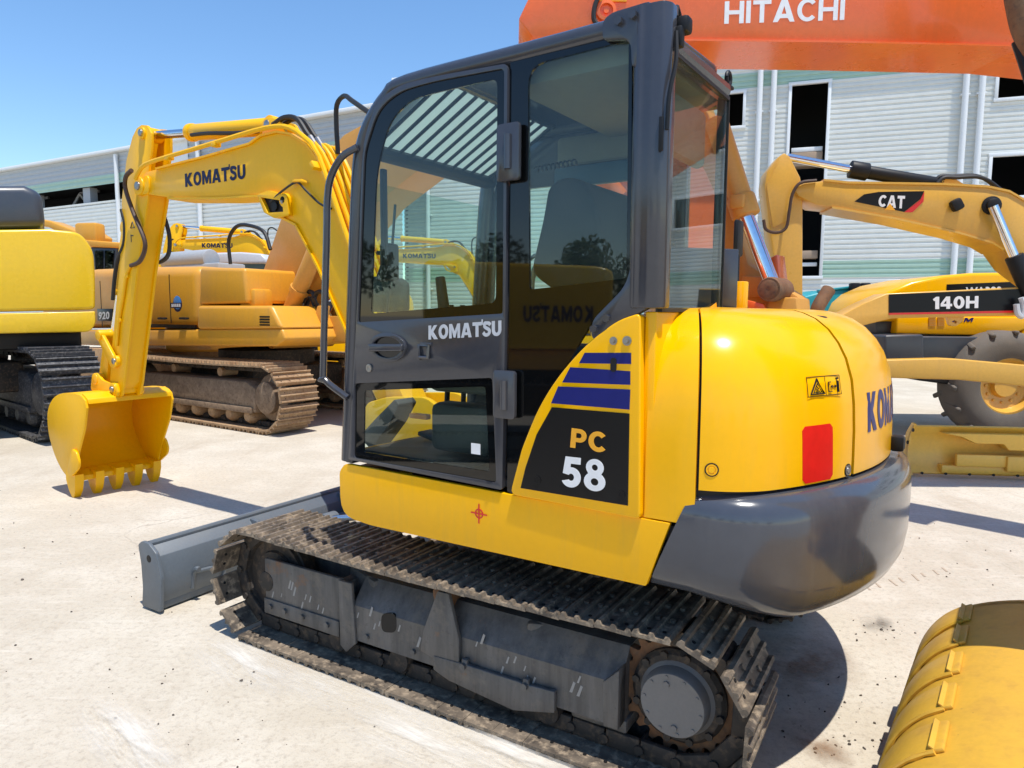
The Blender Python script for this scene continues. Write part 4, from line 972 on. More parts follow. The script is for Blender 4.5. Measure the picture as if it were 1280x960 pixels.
bg = nt.nodes['Background']; bg.inputs['Strength'].default_value = .15; hs = N(nt, 'ShaderNodeHueSaturation'); hs.inputs['Saturation'].default_value = 1.17; nt.links.new(sky.outputs[0], hs.inputs['Color']); nt.links.new(hs.outputs[0], bg.inputs[0])
sl = bpy.data.lights.new('sun', 'SUN'); sl.energy = 3.7; sl.angle = R(.5); sl.color = (1, .955, .88)
so = bpy.data.objects.new('sun', sl); COL.objects.link(so); so.rotation_euler = SUN.to_track_quat('Z', 'Y').to_euler()
vs = SC.view_settings; vs.view_transform = 'Standard'; vs.look = 'None'; vs.exposure = .5; vs.gamma = 1; vs.use_curve_mapping = False
SC.cycles.max_bounces = 10; SC.cycles.transparent_max_bounces = 16; SC.cycles.caustics_reflective = False; SC.cycles.caustics_refractive = False; SC.cycles.sample_clamp_indirect = 6

# ================================================================== buildings
M['wall'] = paint('corrugated_white', (.68, .69, .655), .4, .45, (.42, .44, .41), .25, bmp=0, stretch=(.3, .3, 4))
M['wallgreen'] = paint('corrugated_pale_green', (.36, .52, .43), .4, .2, (.5, .55, .5), .3, bmp=0)
M['wallgrey'] = paint('corrugated_grey', (.40, .43, .46), .45, .3, (.5, .5, .48), .3, bmp=0)
M['trim'] = plain('white_trim', (.74, .76, .77), .4)
M['void'] = plain('dark_interior', (.012, .014, .016), .9)
M['slab'] = paint('floor_slab', (.34, .25, .18), .8, .4)
M['beamgrey'] = plain('grey_steelwork', (.36, .38, .40), .6)
def corr(x0, x1, z0, z1, wins, bands, pitch=.15, amp=.026, step=None):
    """ribs run level; wins are (x0, x1, z0, z1) holes; bands (z0, z1, material index)"""
    b = MB(); t = b.bm
    xs = sorted(set([x0, x1] + [v for w in wins for v in w[:2] if x0 < v < x1]))
    zz = []; z = z0; i = 0
    prof = [(0, 0), (.30, 0), (.42, 1), (.88, 1)]
    while z < z1:
        for f, a in prof: zz.append((z0 + (i + f) * pitch, a * amp))
        i += 1; z = z0 + i * pitch
    ext = [z for w in wins for z in w[2:]]
    for xa, xb in zip(xs, xs[1:]):
        xm = (xa + xb) / 2; hs = [w for w in wins if w[0] < xm < w[1]]
        prev = None
        for z, a in zz:
            zc = z
            if any(w[2] < z < w[3] for w in hs): prev = None; continue
            cur = (t.verts.new((xa, a, z)), t.verts.new((xb, a, z)), z)
            if prev:
                f = t.faces.new((prev[0], prev[1], cur[1], cur[0])); zc = (prev[2] + z) / 2
                for q0, q1, mi in bands:
                    if q0 < zc < q1: f.material_index = mi
            prev = cur
    return b
rb = PL((9.1, 22.0), 71.0)
FB = thing('factory_building', 'white factory clad in level corrugated sheets with green bands, tall dark openings, behind the machines', 'factory', (rb.P.x, rb.P.y, 0), rb.rz())
xl = rb(506, 300)[0]; xr = rb(1500, 300)[0] - 26
def zx(pxs, pys): 
    a = rb(pxs[0], pys[0]); c = rb(pxs[1], pys[1]); return (min(a[0], c[0]), max(a[0], c[0]), min(a[1], c[1]), max(a[1], c[1]))
wins = [zx((990, 1034), (106, 344)), zx((905, 928), (118, 158)), zx((1249, 1300), (86, 120)), zx((1240, 1310), (196, 244))]
wins[0] = (rb(1030, 220)[0], rb(985, 220)[0], rb(1000, 346)[1], rb(1010, 105)[1])
for k in range(4):
    wx = rb(1310, 220)[0] - 4.5 - k * 5.2; wins += [(wx - 3.2, wx, wins[3][2], wins[3][3]), (wx - 3.2, wx, wins[2][2], wins[2][3])]
gA = (rb(1100, 84)[1], rb(1000, 84)[1]); g2 = (rb(1140, 346)[1], rb(1140, 324)[1])
HT = 10.05
b = corr(xr, xl, .3, HT, wins, [(rb(1010, 104)[1], rb(1010, 84)[1], 1), (g2[0], g2[1], 1)])
b.build('cladding', ['wall', 'wallgreen'], FB, 10)
b = MB(); b.box(((xl + xr) / 2, -.1, .15), (abs(xl - xr), .3, .3), .01); b.build('plinth', 'slab', FB)
b = MB(); b.box(((xl + xr) / 2, -3, HT / 2), (abs(xl - xr) - .3, .2, HT - .3)); b.box((xl - .1, -1.6, HT / 2), (.1, 3.2, HT), .0); b.build('inner_wall', 'void', FB)
for w in wins:
    b = MB(); x0, x1, z0, z1 = w
    for bx in (((x0 + x1) / 2, .03, z1 + .03, x1 - x0 + .2, .12), ((x0 + x1) / 2, .03, z0 - .03, x1 - x0 + .2, .12)): b.box((bx[0], .02, bx[2]), (bx[3], .12, .10), .01)
    for x in (x0 - .04, x1 + .04): b.box((x, .022, (z0 + z1) / 2), (.09, .118, z1 - z0), .01)
    fr = b.build('window_frame', 'trim', FB)
zs = rb(1005, 198)[1]; x0, x1 = wins[0][:2]
b = MB(); b.box(((x0 + x1) / 2, -.35, zs), (x1 - x0 - .12, .5, .42), .02); b.build('floor_slab', 'slab', FB); b = MB(); z2 = rb(1005, 318)[1]; b.box(((x0 + x1) / 2, -.35, z2), (x1 - x0 - .12, .5, .25), .02); b.build('floor_slab', 'slab', FB)
b = MB(); b.box(((x0 + x1) / 2, -.2, zs + .30), (x1 - x0 - .13, .1, .14), .02); b.build('guard_rail', 'trim', FB); b = MB(); b.box(((x0 + x1) / 2, -.2, z2 - .30), (x1 - x0 - .13, .1, .12), .02); b.build('guard_rail', 'trim', FB)
for px in (953, 1206, 537):
    x = rb(px, 250)[0]
    for dx in (-.2, .2) if px != 537 else (0,):
        b = MB(); b.cyl((x + dx, .16, .3), (x + dx, .16, HT - .3), .085, n=12)
        for z in (2.5, 5.2, 7.9): b.box((x + dx, .1, z), (.24, .14, .05), .005)
        b.build('downpipe', 'trim', FB)
b = MB(); b.box(((xl + xr) / 2, -.3, HT + .02), (abs(xl - xr) + .6, 1.3, .16), .02); b.box(((xl + xr) / 2, -3, HT - .08), (abs(xl - xr), 6, .1)); b.build('eaves', 'trim', FB)
# the long hall at the left
lb = PL((-14.2, 30.0), 62.0)
LHL = thing('factory_hall', 'long grey factory hall with a dark open band under its sloping eaves, far left', 'factory hall', (lb.P.x, lb.P.y, 0), lb.rz())
xr2 = lb(502, 150)[0]; xl2 = xr2 + 75; ze = lb(230, 174)[1]
zb0, zb1 = lb(230, 239)[1], lb(230, 217)[1]; zg = lb(230, 204)[1]
b = corr(xr2, xl2, .2, zb0, [], [], .17, .028); b.build('lower_cladding', ['wall'], LHL, 10)
b = corr(xr2, xl2, zb1, ze - .15, [], [(zb1, zg, 1)], .22, .03); b.build('upper_cladding', ['wallgrey', 'wallgreen'], LHL, 10)
b = MB(); b.box(((xr2 + xl2) / 2, -2.5, (zb0 + zb1) / 2), (xl2 - xr2, .2, zb1 - zb0 + 1)); b.box(((xr2 + xl2) / 2, -1.2, zb0 - .1), (xl2 - xr2, 2.4, .1)); b.box(((xr2 + xl2) / 2, -1.2, zb1 + .3), (xl2 - xr2, 2.3, .1)); b.build('inner_wall', 'void', LHL)
x = xr2 + .8
while x < xl2 - 1:
    b = MB(); b.box((x, -.3, (zb0 + zb1) / 2), (.55, .35, zb1 - zb0)); b.build('bay_column', 'beamgrey', LHL)
    for xa, xb in ((x + 1.2, x + 2.0), (x + 2.8, x + 2.0)):
        b = MB(); b.tube([(xa, -1, zb0), (xb, -1, zb1)], .07, 6); b.build('bay_brace', 'beamgrey', LHL)
    b = MB(); b.box((x + 2.2, -1.6, zb0 + .9), (1.6, .1, .12)); b.build('bay_beam', 'beamgrey', LHL)
    x += 4.4
b = MB(); b.box(((xr2 + xl2) / 2, .0, ze - .02), (xl2 - xr2, .5, .14), .02); b.prism([(-.3, ze + .02), (-.3, ze + .1), (-12, ze + 1.3), (-12, ze + 1.2)], xr2, xl2, 'x'); b.build('roof', 'trim', LHL)
for px in (151, 253):
    x = lb(px, 250)[0]; b = MB(); b.cyl((x, .14, .3), (x, .14, ze - .2), .09, n=10); b.build('downpipe', 'trim', LHL)
for i, (px, py) in enumerate(((225, 190),)):
    x, z = lb(px, py); b = MB(); b.box((x, .045, z), (1.1 if i == 0 else .7, .03, .9), .01); b.build('wall_louvre', 'trim', LHL)

# ================================================================== the other machines
def tracks(root, x0, x1, y, w, r, m, n=44, yc2=None, detail=True, frame_m='frame', hgt=None):
    """crawler with its frame, from rear end x1 to front end x0 in the local frame"""
    off = r * .12; ra = r - r * .22
    A, B = (max(x0, x1) - r, r), (min(x0, x1) + r, r)
    b = MB(); belt(b, A, B, ra, y, w, n, r * .05, r * .07, 3, True, r * .09, bolts=detail)
    tk = b.build('track', m, root)
    f = MB(); xa, xb = B[0] + r * .4, A[0] - r * .6
    f.prism([(xa, r * .55), (xa, r * 1.25), (xa + .2, r * 1.42), (xb - .2, r * 1.42), (xb, r * 1.25), (xb, r * .55)], y - w * .34, y + w * .36, bev=.03)
    f.box(((xa + xb) / 2, y + w * .37, r * .62), (xb - xa - .1, .06, .08), .01)
    f.build('track_frame', frame_m, tk)
    for X in (A[0], B[0]):
        s = MB(); s.lathe([(0, -.1), (r * .66, -.1), (r * .66, .08), (r * .45, .12), (r * .45, w * .33), (r * .38, w * .36), (0, w * .36)], (X, y, r), (0, 1, 0), 24); s.build('drive_wheel', frame_m, tk)
    k = 7
    for i in range(k): 
        X = xa + (xb - xa) * (i + .5) / k; q = MB(); q.lathe([(0, -w * .3), (r * .22, -w * .3), (r * .22, w * .25), (r * .14, w * .34), (0, w * .34)], (X, y, r * .42), (0, 1, 0), 14); q.build('roller', m if isinstance(m, str) else m[0], tk)
    for X in (xa + (xb - xa) * .3, xa + (xb - xa) * .7): q = MB(); q.cyl((X, y - .1, r * 1.62), (X, y + w * .25, r * 1.62), r * .13, n=12); q.build('roller', m if isinstance(m, str) else m[0], tk)
    return tk
# ---- weathered orange excavator in the middle, seen past the boom
g1 = gnd(345, 547); TC = PL(g1 + FW(56) * 1.75 - LF(56) * 1.4, 56.0)
OE = thing('old_excavator', 'weathered orange excavator with rusty tracks and 920 on a black plate, behind the boom', 'excavator', (TC.P.x, TC.P.y, 0), TC.rz())
xe = TC(352, 490, 1.4)[0]
tracks(OE, xe + 4.3, xe, 1.1, .6, .47, ['track_rust', 'trackd', 'black'], 46, frame_m='dusty')
tracks(OE, xe + 4.3, xe, -1.1, .6, .47, ['track_rust', 'trackd', 'black'], 46, frame_m='rust', detail=False)
b = MB(); b.box((xe + 2.15, 0, .62), (1.6, 1.7, .35), .06); b.cyl((xe + 2.15, 0, .7), (xe + 2.15, 0, 1.02), .72, n=30); b.build('centre_frame', 'trackd', OE)
YS = 1.25
def pr(root, name, pts, ys, m, plv, yin, bev=.03, seg=3, rr=0):
    q = plv.l(pts, ys); b = MB(); b.prism(rpoly(q, rr) if rr else q, yin, ys, bev=bev, seg=seg); return b.build(name, m, root)
pr(OE, 'deck', [(60, 413), (352, 411), (357, 424), (345, 433), (60, 431)], YS, 'tan2', TC, -1.2, .03)
pr(OE, 'bonnet', [(50, 345), (110, 336), (182, 333), (247, 332), (248, 409), (50, 411)], YS - .02, 'tan2', TC, -1.2, .16, 4)
for px, pa, pb in ((128, 342, 408), (186, 335, 404), (214, 334, 404)):
    x, z0 = TC(px, pb, YS - .02); z1 = TC(px, pa + 9, YS - .02)[1]; b = MB(); b.box((x, YS - .0195, (z0 + z1) / 2), (.018, .004, z1 - z0)); b.build('panel_seam', 'black', OE)
for px in (205, 232):
    x, z = TC(px, 398, YS - .02); b = MB(); b.tube([(x - .08, YS - .02, z), (x - .08, YS + .02, z), (x + .08, YS + .02, z), (x + .08, YS - .02, z)], .012, 6); b.build('door_handle', 'black', OE)
pr(OE, 'tank_cover', [(249, 334), (305, 335), (309, 379), (249, 381)], YS - .03, 'tan2', TC, .3, .05)
pr(OE, 'tool_box', [(246, 382), (338, 382), (352, 411), (246, 412)], YS + .02, 'tan2', TC, .3, .05)
b = MB()
for k in range(4):
    x, z = TC(331, 396 + 3.4 * k, YS + .02); b.box((x, YS + .021, z), (.20, .012, .02))
b.build('vent_slots', 'black', OE)
b = MB(); x0, z0 = TC(122, 401, YS); x1, z1 = TC(140, 386, YS); b.box(((x0 + x1) / 2 , YS - .01, (z0 + z1) / 2), (abs(x0 - x1), .02, abs(z1 - z0)), .003); pn = b.build('number_plate', 'blackdecal', OE)
letters('number_lettering', '920', quad((TC(123.5, 399.5, YS), TC(137, 399, YS), TC(137, 389.5, YS), TC(123.5, 390, YS), YS + .002)), 'whitedecal', pn, .03)
b = MB(); x0, z0 = TC(182, 410, YS); x1, z1 = TC(244, 405, YS); b.box(((x0 + x1) / 2, YS - .012, (z0 + z1) / 2), (abs(x0 - x1), .02, .05)); b.build('black_stripe', 'blackdecal', OE)
b = MB(); x, z = TC(222, 380, YS - .02); b.lathe([(.115, 0), (.115, .004), (0, .004)], (x, YS - .02, z), (0, 1, 0), 24); lg = b.build('round_emblem', 'navy2', OE)
b = MB(); b.lathe([(.10, 0), (.095, .002), (0, .002)], (x, YS - .016, z + .02), (0, 1, 0), 20); b.build('emblem_centre', plain('sky_blue_decal', (.05, .22, .55), .4), lg)
b = MB(); b.box((x + .03, YS - .013, z - .02), (.27, .003, .075)); b.build('emblem_band', 'navy2', lg)
b = MB()
for i in range(5): b.box((x + .13 - i * .05, YS - .011, z - .02), (.032, .003, .045))
b.build('emblem_letters', 'whitedecal', lg)
b = MB(); x, z = TC(320, 368, 1.0); b.box((x, 1.0, z - .05), (.35, .3, .24), .04); b.cyl((x, 1.0, z + .02), (x, 1.0, z + .13), .08, n=16, bev=.02); b.build('orange_beacon', 'tan2', OE)
b = MB(); x, z = TC(230, 326, .2); b.cyl((x - .8, .2, z), (x + .5, .2, z), .16, n=16, bev=.03); b.box((x - .4, .1, z - .18), (1.6, .5, .2), .03); b.build('exhaust_silencer', 'beamgrey', OE)
# boom swings round behind the mini excavator's cab to the right
BP = PL(TC.w(xe + 1.6, .1), 52.0)
def bpoly(pts, y=.25): return BP.l(pts, y)
BO = MB(); rel = Matrix.Rotation(0, 4, 'Z')
def inOE(mb): 
    # boom frame expressed in the machine's frame
    m = Matrix.Translation((xe + 1.6, .1, 0)) @ Matrix.Rotation(R(BP.h - TC.h), 4, 'Z'); mb.X = m; return mb
bo_pts = [(318, 372), (328, 340), (352, 270), (385, 215), (430, 168), (480, 140), (540, 128), (640, 118), (760, 108), (850, 108), (850, 128), (760, 142), (640, 170), (575, 192), (520, 215), (470, 255), (420, 320), (372, 380), (350, 388)]
inOE(BO); BO.prism(bpoly(bo_pts), -.25, .25, bev=.02); BO.build('boom', 'tan', OE)
b = MB(); inOE(b); q = bpoly([(322, 368), (340, 318), (380, 318), (366, 372)], .27)
p0 = bpoly([(348, 425)], .42)[0]; p1 = bpoly([(400, 300)], .42)[0]
for y in (.42, -.42): b.cyl((p0[0], y, p0[1]), (p0[0] + (p1[0] - p0[0]) * .93, y, p0[1] + (p1[1] - p0[1]) * .93), .115, n=18, bev=.02); b.cyl((p0[0] + (p1[0] - p0[0]) * .5, y, p0[1] + (p1[1] - p0[1]) * .5), (p0[0] + (p1[0] - p0[0]) * .54, y, p0[1] + (p1[1] - p0[1]) * .54), .135, n=18)
b.cyl((p0[0], -.5, p0[1]), (p0[0], .54, p0[1]), .12, n=16)
bc = b.build('boom_cylinder', 'tan', OE)
b = MB(); inOE(b)
for y in (.42, -.42): b.cyl((p0[0] + (p1[0] - p0[0]) * .9, y, p0[1] + (p1[1] - p0[1]) * .9), (p1[0] * 1.12 - p0[0] * .12, y, p1[1] * 1.12 - p0[1] * .12), .06, n=14)
b.build('rod', 'chrome', bc)
b = MB(); inOE(b); rr = random.Random(5)
for i in range(7):
    px = 384 + i * 5; a = bpoly([(px, 372), (px + rr.uniform(-6, 6), 390), (px - 4 + rr.uniform(-9, 9), 408), (px - 14, 418)], .1)
    b.tube([(a[0][0], .1 + .05 * i, a[0][1])] + [(x, .3, z) for x, z in a[1:]], .028, 8, 4)
for px in (385, 398):
    a = bpoly([(px - 6, 378), (px - 2, 366), (px + 6, 366), (px + 8, 378)], .35); b.tube([(x, .35, z) for x, z in a], .03, 8, 4)
b.build('valve_hoses', 'rubber', OE)
b = MB(); inOE(b); b.prism(rpoly(bpoly([(355, 425), (362, 395), (420, 395), (435, 428)], .3), .05), -.5, .2, bev=.03); b.prism(bpoly([(383, 425), (392, 382), (402, 382), (396, 425)], .45), .3, .4, bev=.02); b.build('boom_foot', 'tan', OE)
b = MB(); inOE(b); a = bpoly([(288, 330), (286, 300), (296, 283), (312, 282), (330, 290), (338, 312)], .4); b.tube([(x, .4, z) for x, z in a], .028, 8, 5); b.build('breather_hose', 'rubber', OE)
# arm hanging at the boom's far end, with its bucket cylinder
AP = PL(at(960, 370, 5.9), 52.0)
def W2O(w): d = w - TC.P; return Vector((d.dot(TC.f), d.dot(TC.n), w.z))
ang = R(52.0 - TC.h)
def inA(mb): mb.X = Matrix.Translation(W2O(Vector((AP.P.x, AP.P.y, 0)))) @ Matrix.Rotation(ang, 4, 'Z'); return mb
b = inA(MB()); b.prism(AP.l([(820, 70), (862, 62), (935, 330), (1000, 372), (985, 420), (950, 415), (905, 375), (850, 160)], -.05), -.28, -.05, bev=.02); b.build('arm', 'tan', OE)
q0 = AP(895, 150, .1); q1 = AP(932, 268, .1); q2 = AP(968, 362, .1)
b = inA(MB()); b.cyl((q0[0], .1, q0[1]), (q1[0], .1, q1[1]), .095, n=18); dd = (Vector(q1) - Vector(q0)).normalized()
b.cyl((q1[0] - dd.x * .16, .1, q1[1] - dd.y * .16), (q1[0] + dd.x * .02, .1, q1[1] + dd.y * .02), .118, n=18, bev=.015)
b.box((q1[0] - dd.x * .1, .2, q1[1] - dd.y * .1), (.12, .08, .12), .02)
bc = b.build('bucket_cylinder', 'tan', OE)
b = inA(MB()); b.cyl((q1[0], .1, q1[1]), (q2[0], .1, q2[1]), .062, n=18); b.build('rod', 'chrome', bc)
b = inA(MB()); b.lathe([(0, 0), (.09, 0), (.10, -.02), (.10, -.34), (0, -.34)], (q2[0], .24, q2[1]), (0, 1, 0), 20); b.lathe([(.06, 0), (.075, .012), (.05, .02), (0, .012)], (q2[0], .24, q2[1]), (0, 1, 0), 18); b.build('pin_boss', 'rust', OE)
b = inA(MB()); b.prism(rpoly(AP.l([(930, 345), (975, 347), (975, 372), (930, 370)], .0), .02), -.1, .05, bev=.01); b.prism(AP.l([(962, 385), (968, 372), (1000, 372), (1005, 470), (960, 470)], .0), -.3, .1, bev=.02); b.build('bucket_link', 'tan', OE)
b = inA(MB()); b.prism(AP.l([(930, 374), (955, 380), (958, 392), (928, 392)], .15), .1, .16, bev=.01); b.build('guard_plate', 'orange', OE); b = inA(MB()); b.prism(AP.l([(964, 322), (972, 318), (976, 350), (968, 356)], -.1), -.3, -.08, bev=.01); b.build('guard_plate', 'orange', OE)
b = inA(MB()); b.prism(rpoly(AP.l([(915, 280), (930, 276), (935, 318), (914, 318)], -.4), .03), -.55, -.4, bev=.02); b.prism(rpoly(AP.l([(914, 320), (950, 322), (950, 332), (914, 332)], -.4), .02), -.7, -.35, bev=.015); b.prism(AP.l([(916, 333), (948, 333), (946, 352), (918, 352)], -.4), -.65, -.38, bev=.01); b.build('link_bracket', ['black'], OE)
# ---- bright yellow excavator at the left edge
lp = PL(at(119, 400, 8.8), 124.0)
LE = thing('yellow_excavator', 'large yellow excavator cut by the left edge, its rounded counterweight above dark tracks', 'excavator', (lp.P.x, lp.P.y, 0), lp.rz())
pr(LE, 'counterweight', [(-190, 290), (60, 286), (100, 290), (117, 312), (119, 350), (119, 385), (112, 387), (-190, 394)], 0, 'leftyellow', lp, -2.7, .14, 4, [0, 0, .1, .2, .1, .03, .03, 0])
pr(LE, 'counterweight_foot', [(-190, 396), (119, 389), (120, 405), (112, 415), (-190, 420)], -.01, 'leftyellow', lp, -2.6, .05, 3, [0, .02, .1, .05, 0])
pr(LE, 'engine_hood', [(-120, 232), (30, 231), (52, 240), (57, 284), (-120, 288)], -.25, 'darkblue', lp, -2.3, .1, 4)
b = MB(); b.box((1.6, -1.35, 1.24), (2.9, 2.2, .26), .05); b.build('deck', 'black', LE)
lt = PL(gnd(62, 560), 50.0)
def inL(o, P=lt): 
    d = P.P - lp.P; o.location = (d.dot(lp.f), d.dot(lp.n), 0); o.rotation_euler.z = R(P.h - lp.h); return o
tk = inL(tracks(LE, 5.0, .0, -.31, .66, .58, ['track_dark', 'trackd', 'black'], 46, frame_m='track_dark'))
tk2 = inL(tracks(LE, 5.0, .0, 1.9, .62, .58, ['track_dark', 'trackd', 'black'], 46, frame_m='track_dark', detail=False))
b = MB(); b.box((2.3, .8, .75), (2.0, 1.9, .4), .06); b.cyl((2.3, .8, .8), (2.3, .8, 1.4), .7, n=24); inL(b.build('centre_frame', 'trackd', LE))
# ---- orange excavator glimpsed further back at the left
fp = PL(at(100, 330, 15.0), 80.0)
FE = thing('far_orange_excavator', 'faded orange excavator with dark cab glass, far back right of the yellow counterweight', 'excavator', (fp.P.x, fp.P.y, 0), fp.rz())
pr(FE, 'boom', [(20, 268), (62, 276), (100, 291), (112, 288), (124, 296), (122, 306), (96, 302), (60, 284), (20, 278)], .2, 'tan2', fp, -.2, .03)
pr(FE, 'cab_roof', [(98, 299), (150, 303), (150, 310), (100, 308)], .5, 'tan2', fp, -.7, .03)
pr(FE, 'cab', [(112, 309), (146, 309), (143, 345), (116, 345)], .45, 'darkblue', fp, -.6, .03)
pr(FE, 'cab_window', [(118, 313), (128, 313), (128, 342), (120, 342)], .48, 'darkglass', fp, .452, .0); pr(FE, 'cab_window', [(131, 313), (142, 313), (140, 342), (131, 342)], .48, 'darkglass', fp, .452, .0)
pr(FE, 'body', [(60, 345), (200, 345), (200, 400), (60, 400)], .8, 'tan2', fp, -1.2, .1)
b = MB(); x, z = fp(113, 292, .3); b.box((x, .3, z), (.5, .3, .42), .06); b.build('valve_block', 'tan2', FE)
x0 = fp(200, 420, .8)[0]; x1 = fp(40, 420, .8)[0]
b = MB(); 
for y in (.8, -1.3): b.prism(rpoly([(x0, .05), (x1, .05), (x1, .85), (x0, .85)], .4), y - .5, y, bev=.03)
b.build('track', 'track_rust', FE)
# ---- two yellow excavators of the mini's kind further back
def far_mini(px, py, Y, h, flip, label, scale, roof=None, grp='small yellow excavators further back'):
    """the mini excavator's boom set stands again on a simple body; px, py is where the boom bend shows"""
    rt = thing('small_excavator', label, 'excavator', (0, 0, 0), R(90 + h), grp)
    for src in (bo, ar):
        c = src.copy(); COL.objects.link(c); c.parent = rt
        for ch in src.children:
            if ch.name.split('.')[0] in ('arm_hose', 'maker_lettering', 'hydraulic_pipes', 'pin', 'lamp_box', 'hydraulic_hose', 'arm_pipe'):
                d = ch.copy(); COL.objects.link(d); d.parent = c
    for o in [o for o in EX.children if o.name.split('.')[0] in ('arm_cylinder', 'boom_cylinder', 'bucket', 'swing_post', 'bucket_link', 'bucket_cylinder')]:
        c = o.copy(); COL.objects.link(c); c.parent = rt
        for ch in o.children: d = ch.copy(); COL.objects.link(d); d.parent = c
    for o in [o for o in EX.children if o.name.split('.')[0] in ('track', 'dozer_blade', 'centre_frame', 'counterweight', 'bonnet_door', 'bonnet_side_panel', 'bonnet_rear_panel', 'deck_skirt', 'right_cover', 'cab_frame')]:
        c = o.copy(); COL.objects.link(c); c.parent = rt
    rt.scale = (scale,) * 3
    p = at(px, py, Y); f, n = FW(h), LF(h); bx = Vector((1.888, 0, 2.70)) * scale
    rt.location = (p.x - f.x * bx.x, p.y - f.y * bx.x, p.z - bx.z)
    rt.location.z = 0
    return rt
fm1 = far_mini(316, 296, 21, 80, 1, 'small yellow excavator far back left, boom above a silver roof, KOMATSU on it', 1.42)
fm2 = far_mini(572, 310, 17, 78, 1, 'small yellow excavator seen through the cab windows, its boom bend behind the door glass', 1.18)
# ---- silver-roofed machine in front of the far yellow one
sp_l = PL(at(290, 325, 14.5), 80.0)
SV = thing('silver_roofed_machine', 'low machine with a rounded silver roof and dark window, behind the old orange excavator', 'machine', (sp_l.P.x, sp_l.P.y, 0), sp_l.rz())
pr(SV, 'roof', [(252, 322), (262, 316), (300, 315), (326, 317), (333, 324), (333, 330), (252, 330)], .4, 'silver', sp_l, -1.0, .04)
pr(SV, 'window', [(256, 330), (330, 330), (330, 337), (256, 337)], .38, 'darkglass', sp_l, -.95, .0)
pr(SV, 'body', [(205, 337), (340, 337), (345, 440), (205, 440)], .42, 'tan2', sp_l, -1.0, .05)
b = MB(); x0 = sp_l(340, 400)[0]; x1 = sp_l(205, 400)[0]; b.prism(rpoly([(x0, .0), (x1, .0), (x1, .8), (x0, .8)], .35), -1.4, .3); b.build('track', 'track_rust', SV)
# ---- orange-red excavator whose boom spans the top right
hp = PL(at(800, 50, 5.7), 90.0)
HE = thing('orange_excavator', 'orange-red excavator boom with white HITACHI lettering, spanning overhead behind the cab', 'excavator', (hp.P.x, hp.P.y, 0), hp.rz())
hb = hp.l([(648, 24), (668, -18), (740, -75), (1000, -90), (1420, -80), (1640, 40), (1640, 120), (1420, 74), (1275, 58), (1050, 53), (835, 50), (690, 52), (664, 44)], .2)
b = MB(); b.prism(hb, -.38, .2, bev=.015)
bo_h = b.build('boom', 'orange', HE)
b = MB(); fl = hp.l([(690, 50), (835, 48.5), (1050, 51), (1275, 56), (1420, 72)], .21)
for (x0, z0), (x1, z1) in zip(fl, fl[1:]): b.prism([(x0, z0), (x1, z1), (x1, z1 - .014), (x0, z0 - .014)], -.385, .215)
b.build('boom_flange', 'orange', bo_h)
letters('maker_lettering', 'HITACHI', (lambda c: (lambda u, v: ((c[0][0] + (c[1][0] - c[0][0]) * u, .2, c[0][1] + (c[1][1] - c[0][1]) * u + (c[3][1] - c[0][1]) * v), (0, 1, 0))))(hp.l([(905, 30), (1055, 25), (1057, -2), (908, 2)], .2)), 'whitedecal', bo_h, .04, .003)
b = MB(); x, z = hp(757, 16, .2); b.lathe([(0, 0), (.075, 0), (.075, .05), (.05, .055), (.048, .03), (.02, .03), (.02, .045), (0, .045)], (x, .2, z), (0, 1, 0), 20); b.build('pin_boss', 'orange', bo_h)
b = MB(); a = hp.l([(752, -10), (744, 6), (742, 24), (748, 34), (758, 60)], .25); b.tube([(x, .26, z) for x, z in a], .018, 8, 4); b.build('boom_hose', 'rubber', bo_h)
b = MB(); x, z = hp(765, 2, .2); b.box((x, .21, z + .03), (.22, .012, .07), .003); b.build('yellow_plate', 'orangedecal', bo_h)
b = MB(); b.prism(rpoly(hp.l([(690, 40), (800, 40), (900, 250), (910, 400), (850, 415), (815, 330), (755, 190)], -.05), [.05, .05, .2, .05, .05, .2, .1]), -.3, -.06, bev=.02); b.build('arm', 'orange', HE)
b = MB(); q0 = hp(640 + 60, 160, .1); q1 = hp(775, 247, .1); q2 = hp(812, 300, .1); b.cyl((q0[0], .05, q0[1]), (q1[0], .05, q1[1]), .085, n=18, bev=.01); bc = b.build('bucket_cylinder', 'orange', HE)
b = MB(); b.cyl((q1[0], .05, q1[1]), (q2[0], .05, q2[1]), .05, n=14); b.build('rod', 'chrome', bc)
b = MB(); b.prism(rpoly(hp.l([(838, 330), (890, 325), (905, 420), (900, 520), (845, 540), (826, 440)], .3), .1), -.6, .3, bev=.05); b.build('bucket', 'orange', HE)
# ---- ochre excavator with the triangle logo
cp_ = PL(at(985, 230, 8.3), 82.0)
CE = thing('ochre_excavator', 'ochre yellow excavator boom with CAT and a hanging arm, before the white factory', 'excavator', (cp_.P.x, cp_.P.y, 0), cp_.rz())
cb = cp_.l([(992, 236), (1005, 229), (1030, 226), (1060, 229), (1180, 231), (1235, 234), (1262, 240), (1290, 256), (1350, 300), (1440, 400), (1440, 470), (1400, 450), (1330, 380), (1270, 335), (1252, 310), (1240, 302), (1200, 290), (1120, 272), (1040, 258), (1020, 256), (998, 245)], .2)
b = MB(); b.prism(cb, -.25, .2, bev=.015); bo_c = b.build('boom', 'catyellow', CE)
b = MB(); 
for sg in ([(1030, 225), (1060, 228), (1180, 230), (1235, 233), (1262, 239), (1290, 255)], [(1255, 312), (1240, 303), (1200, 291), (1120, 273), (1040, 259)]):
    fl = cp_.l(sg, .21)
    for (x0, z0), (x1, z1) in zip(fl, fl[1:]): b.prism([(x0, z0 + .012), (x1, z1 + .012), (x1, z1 - .012), (x0, z0 - .012)], -.26, .212)
b.build('boom_flange', 'catyellow', bo_c)
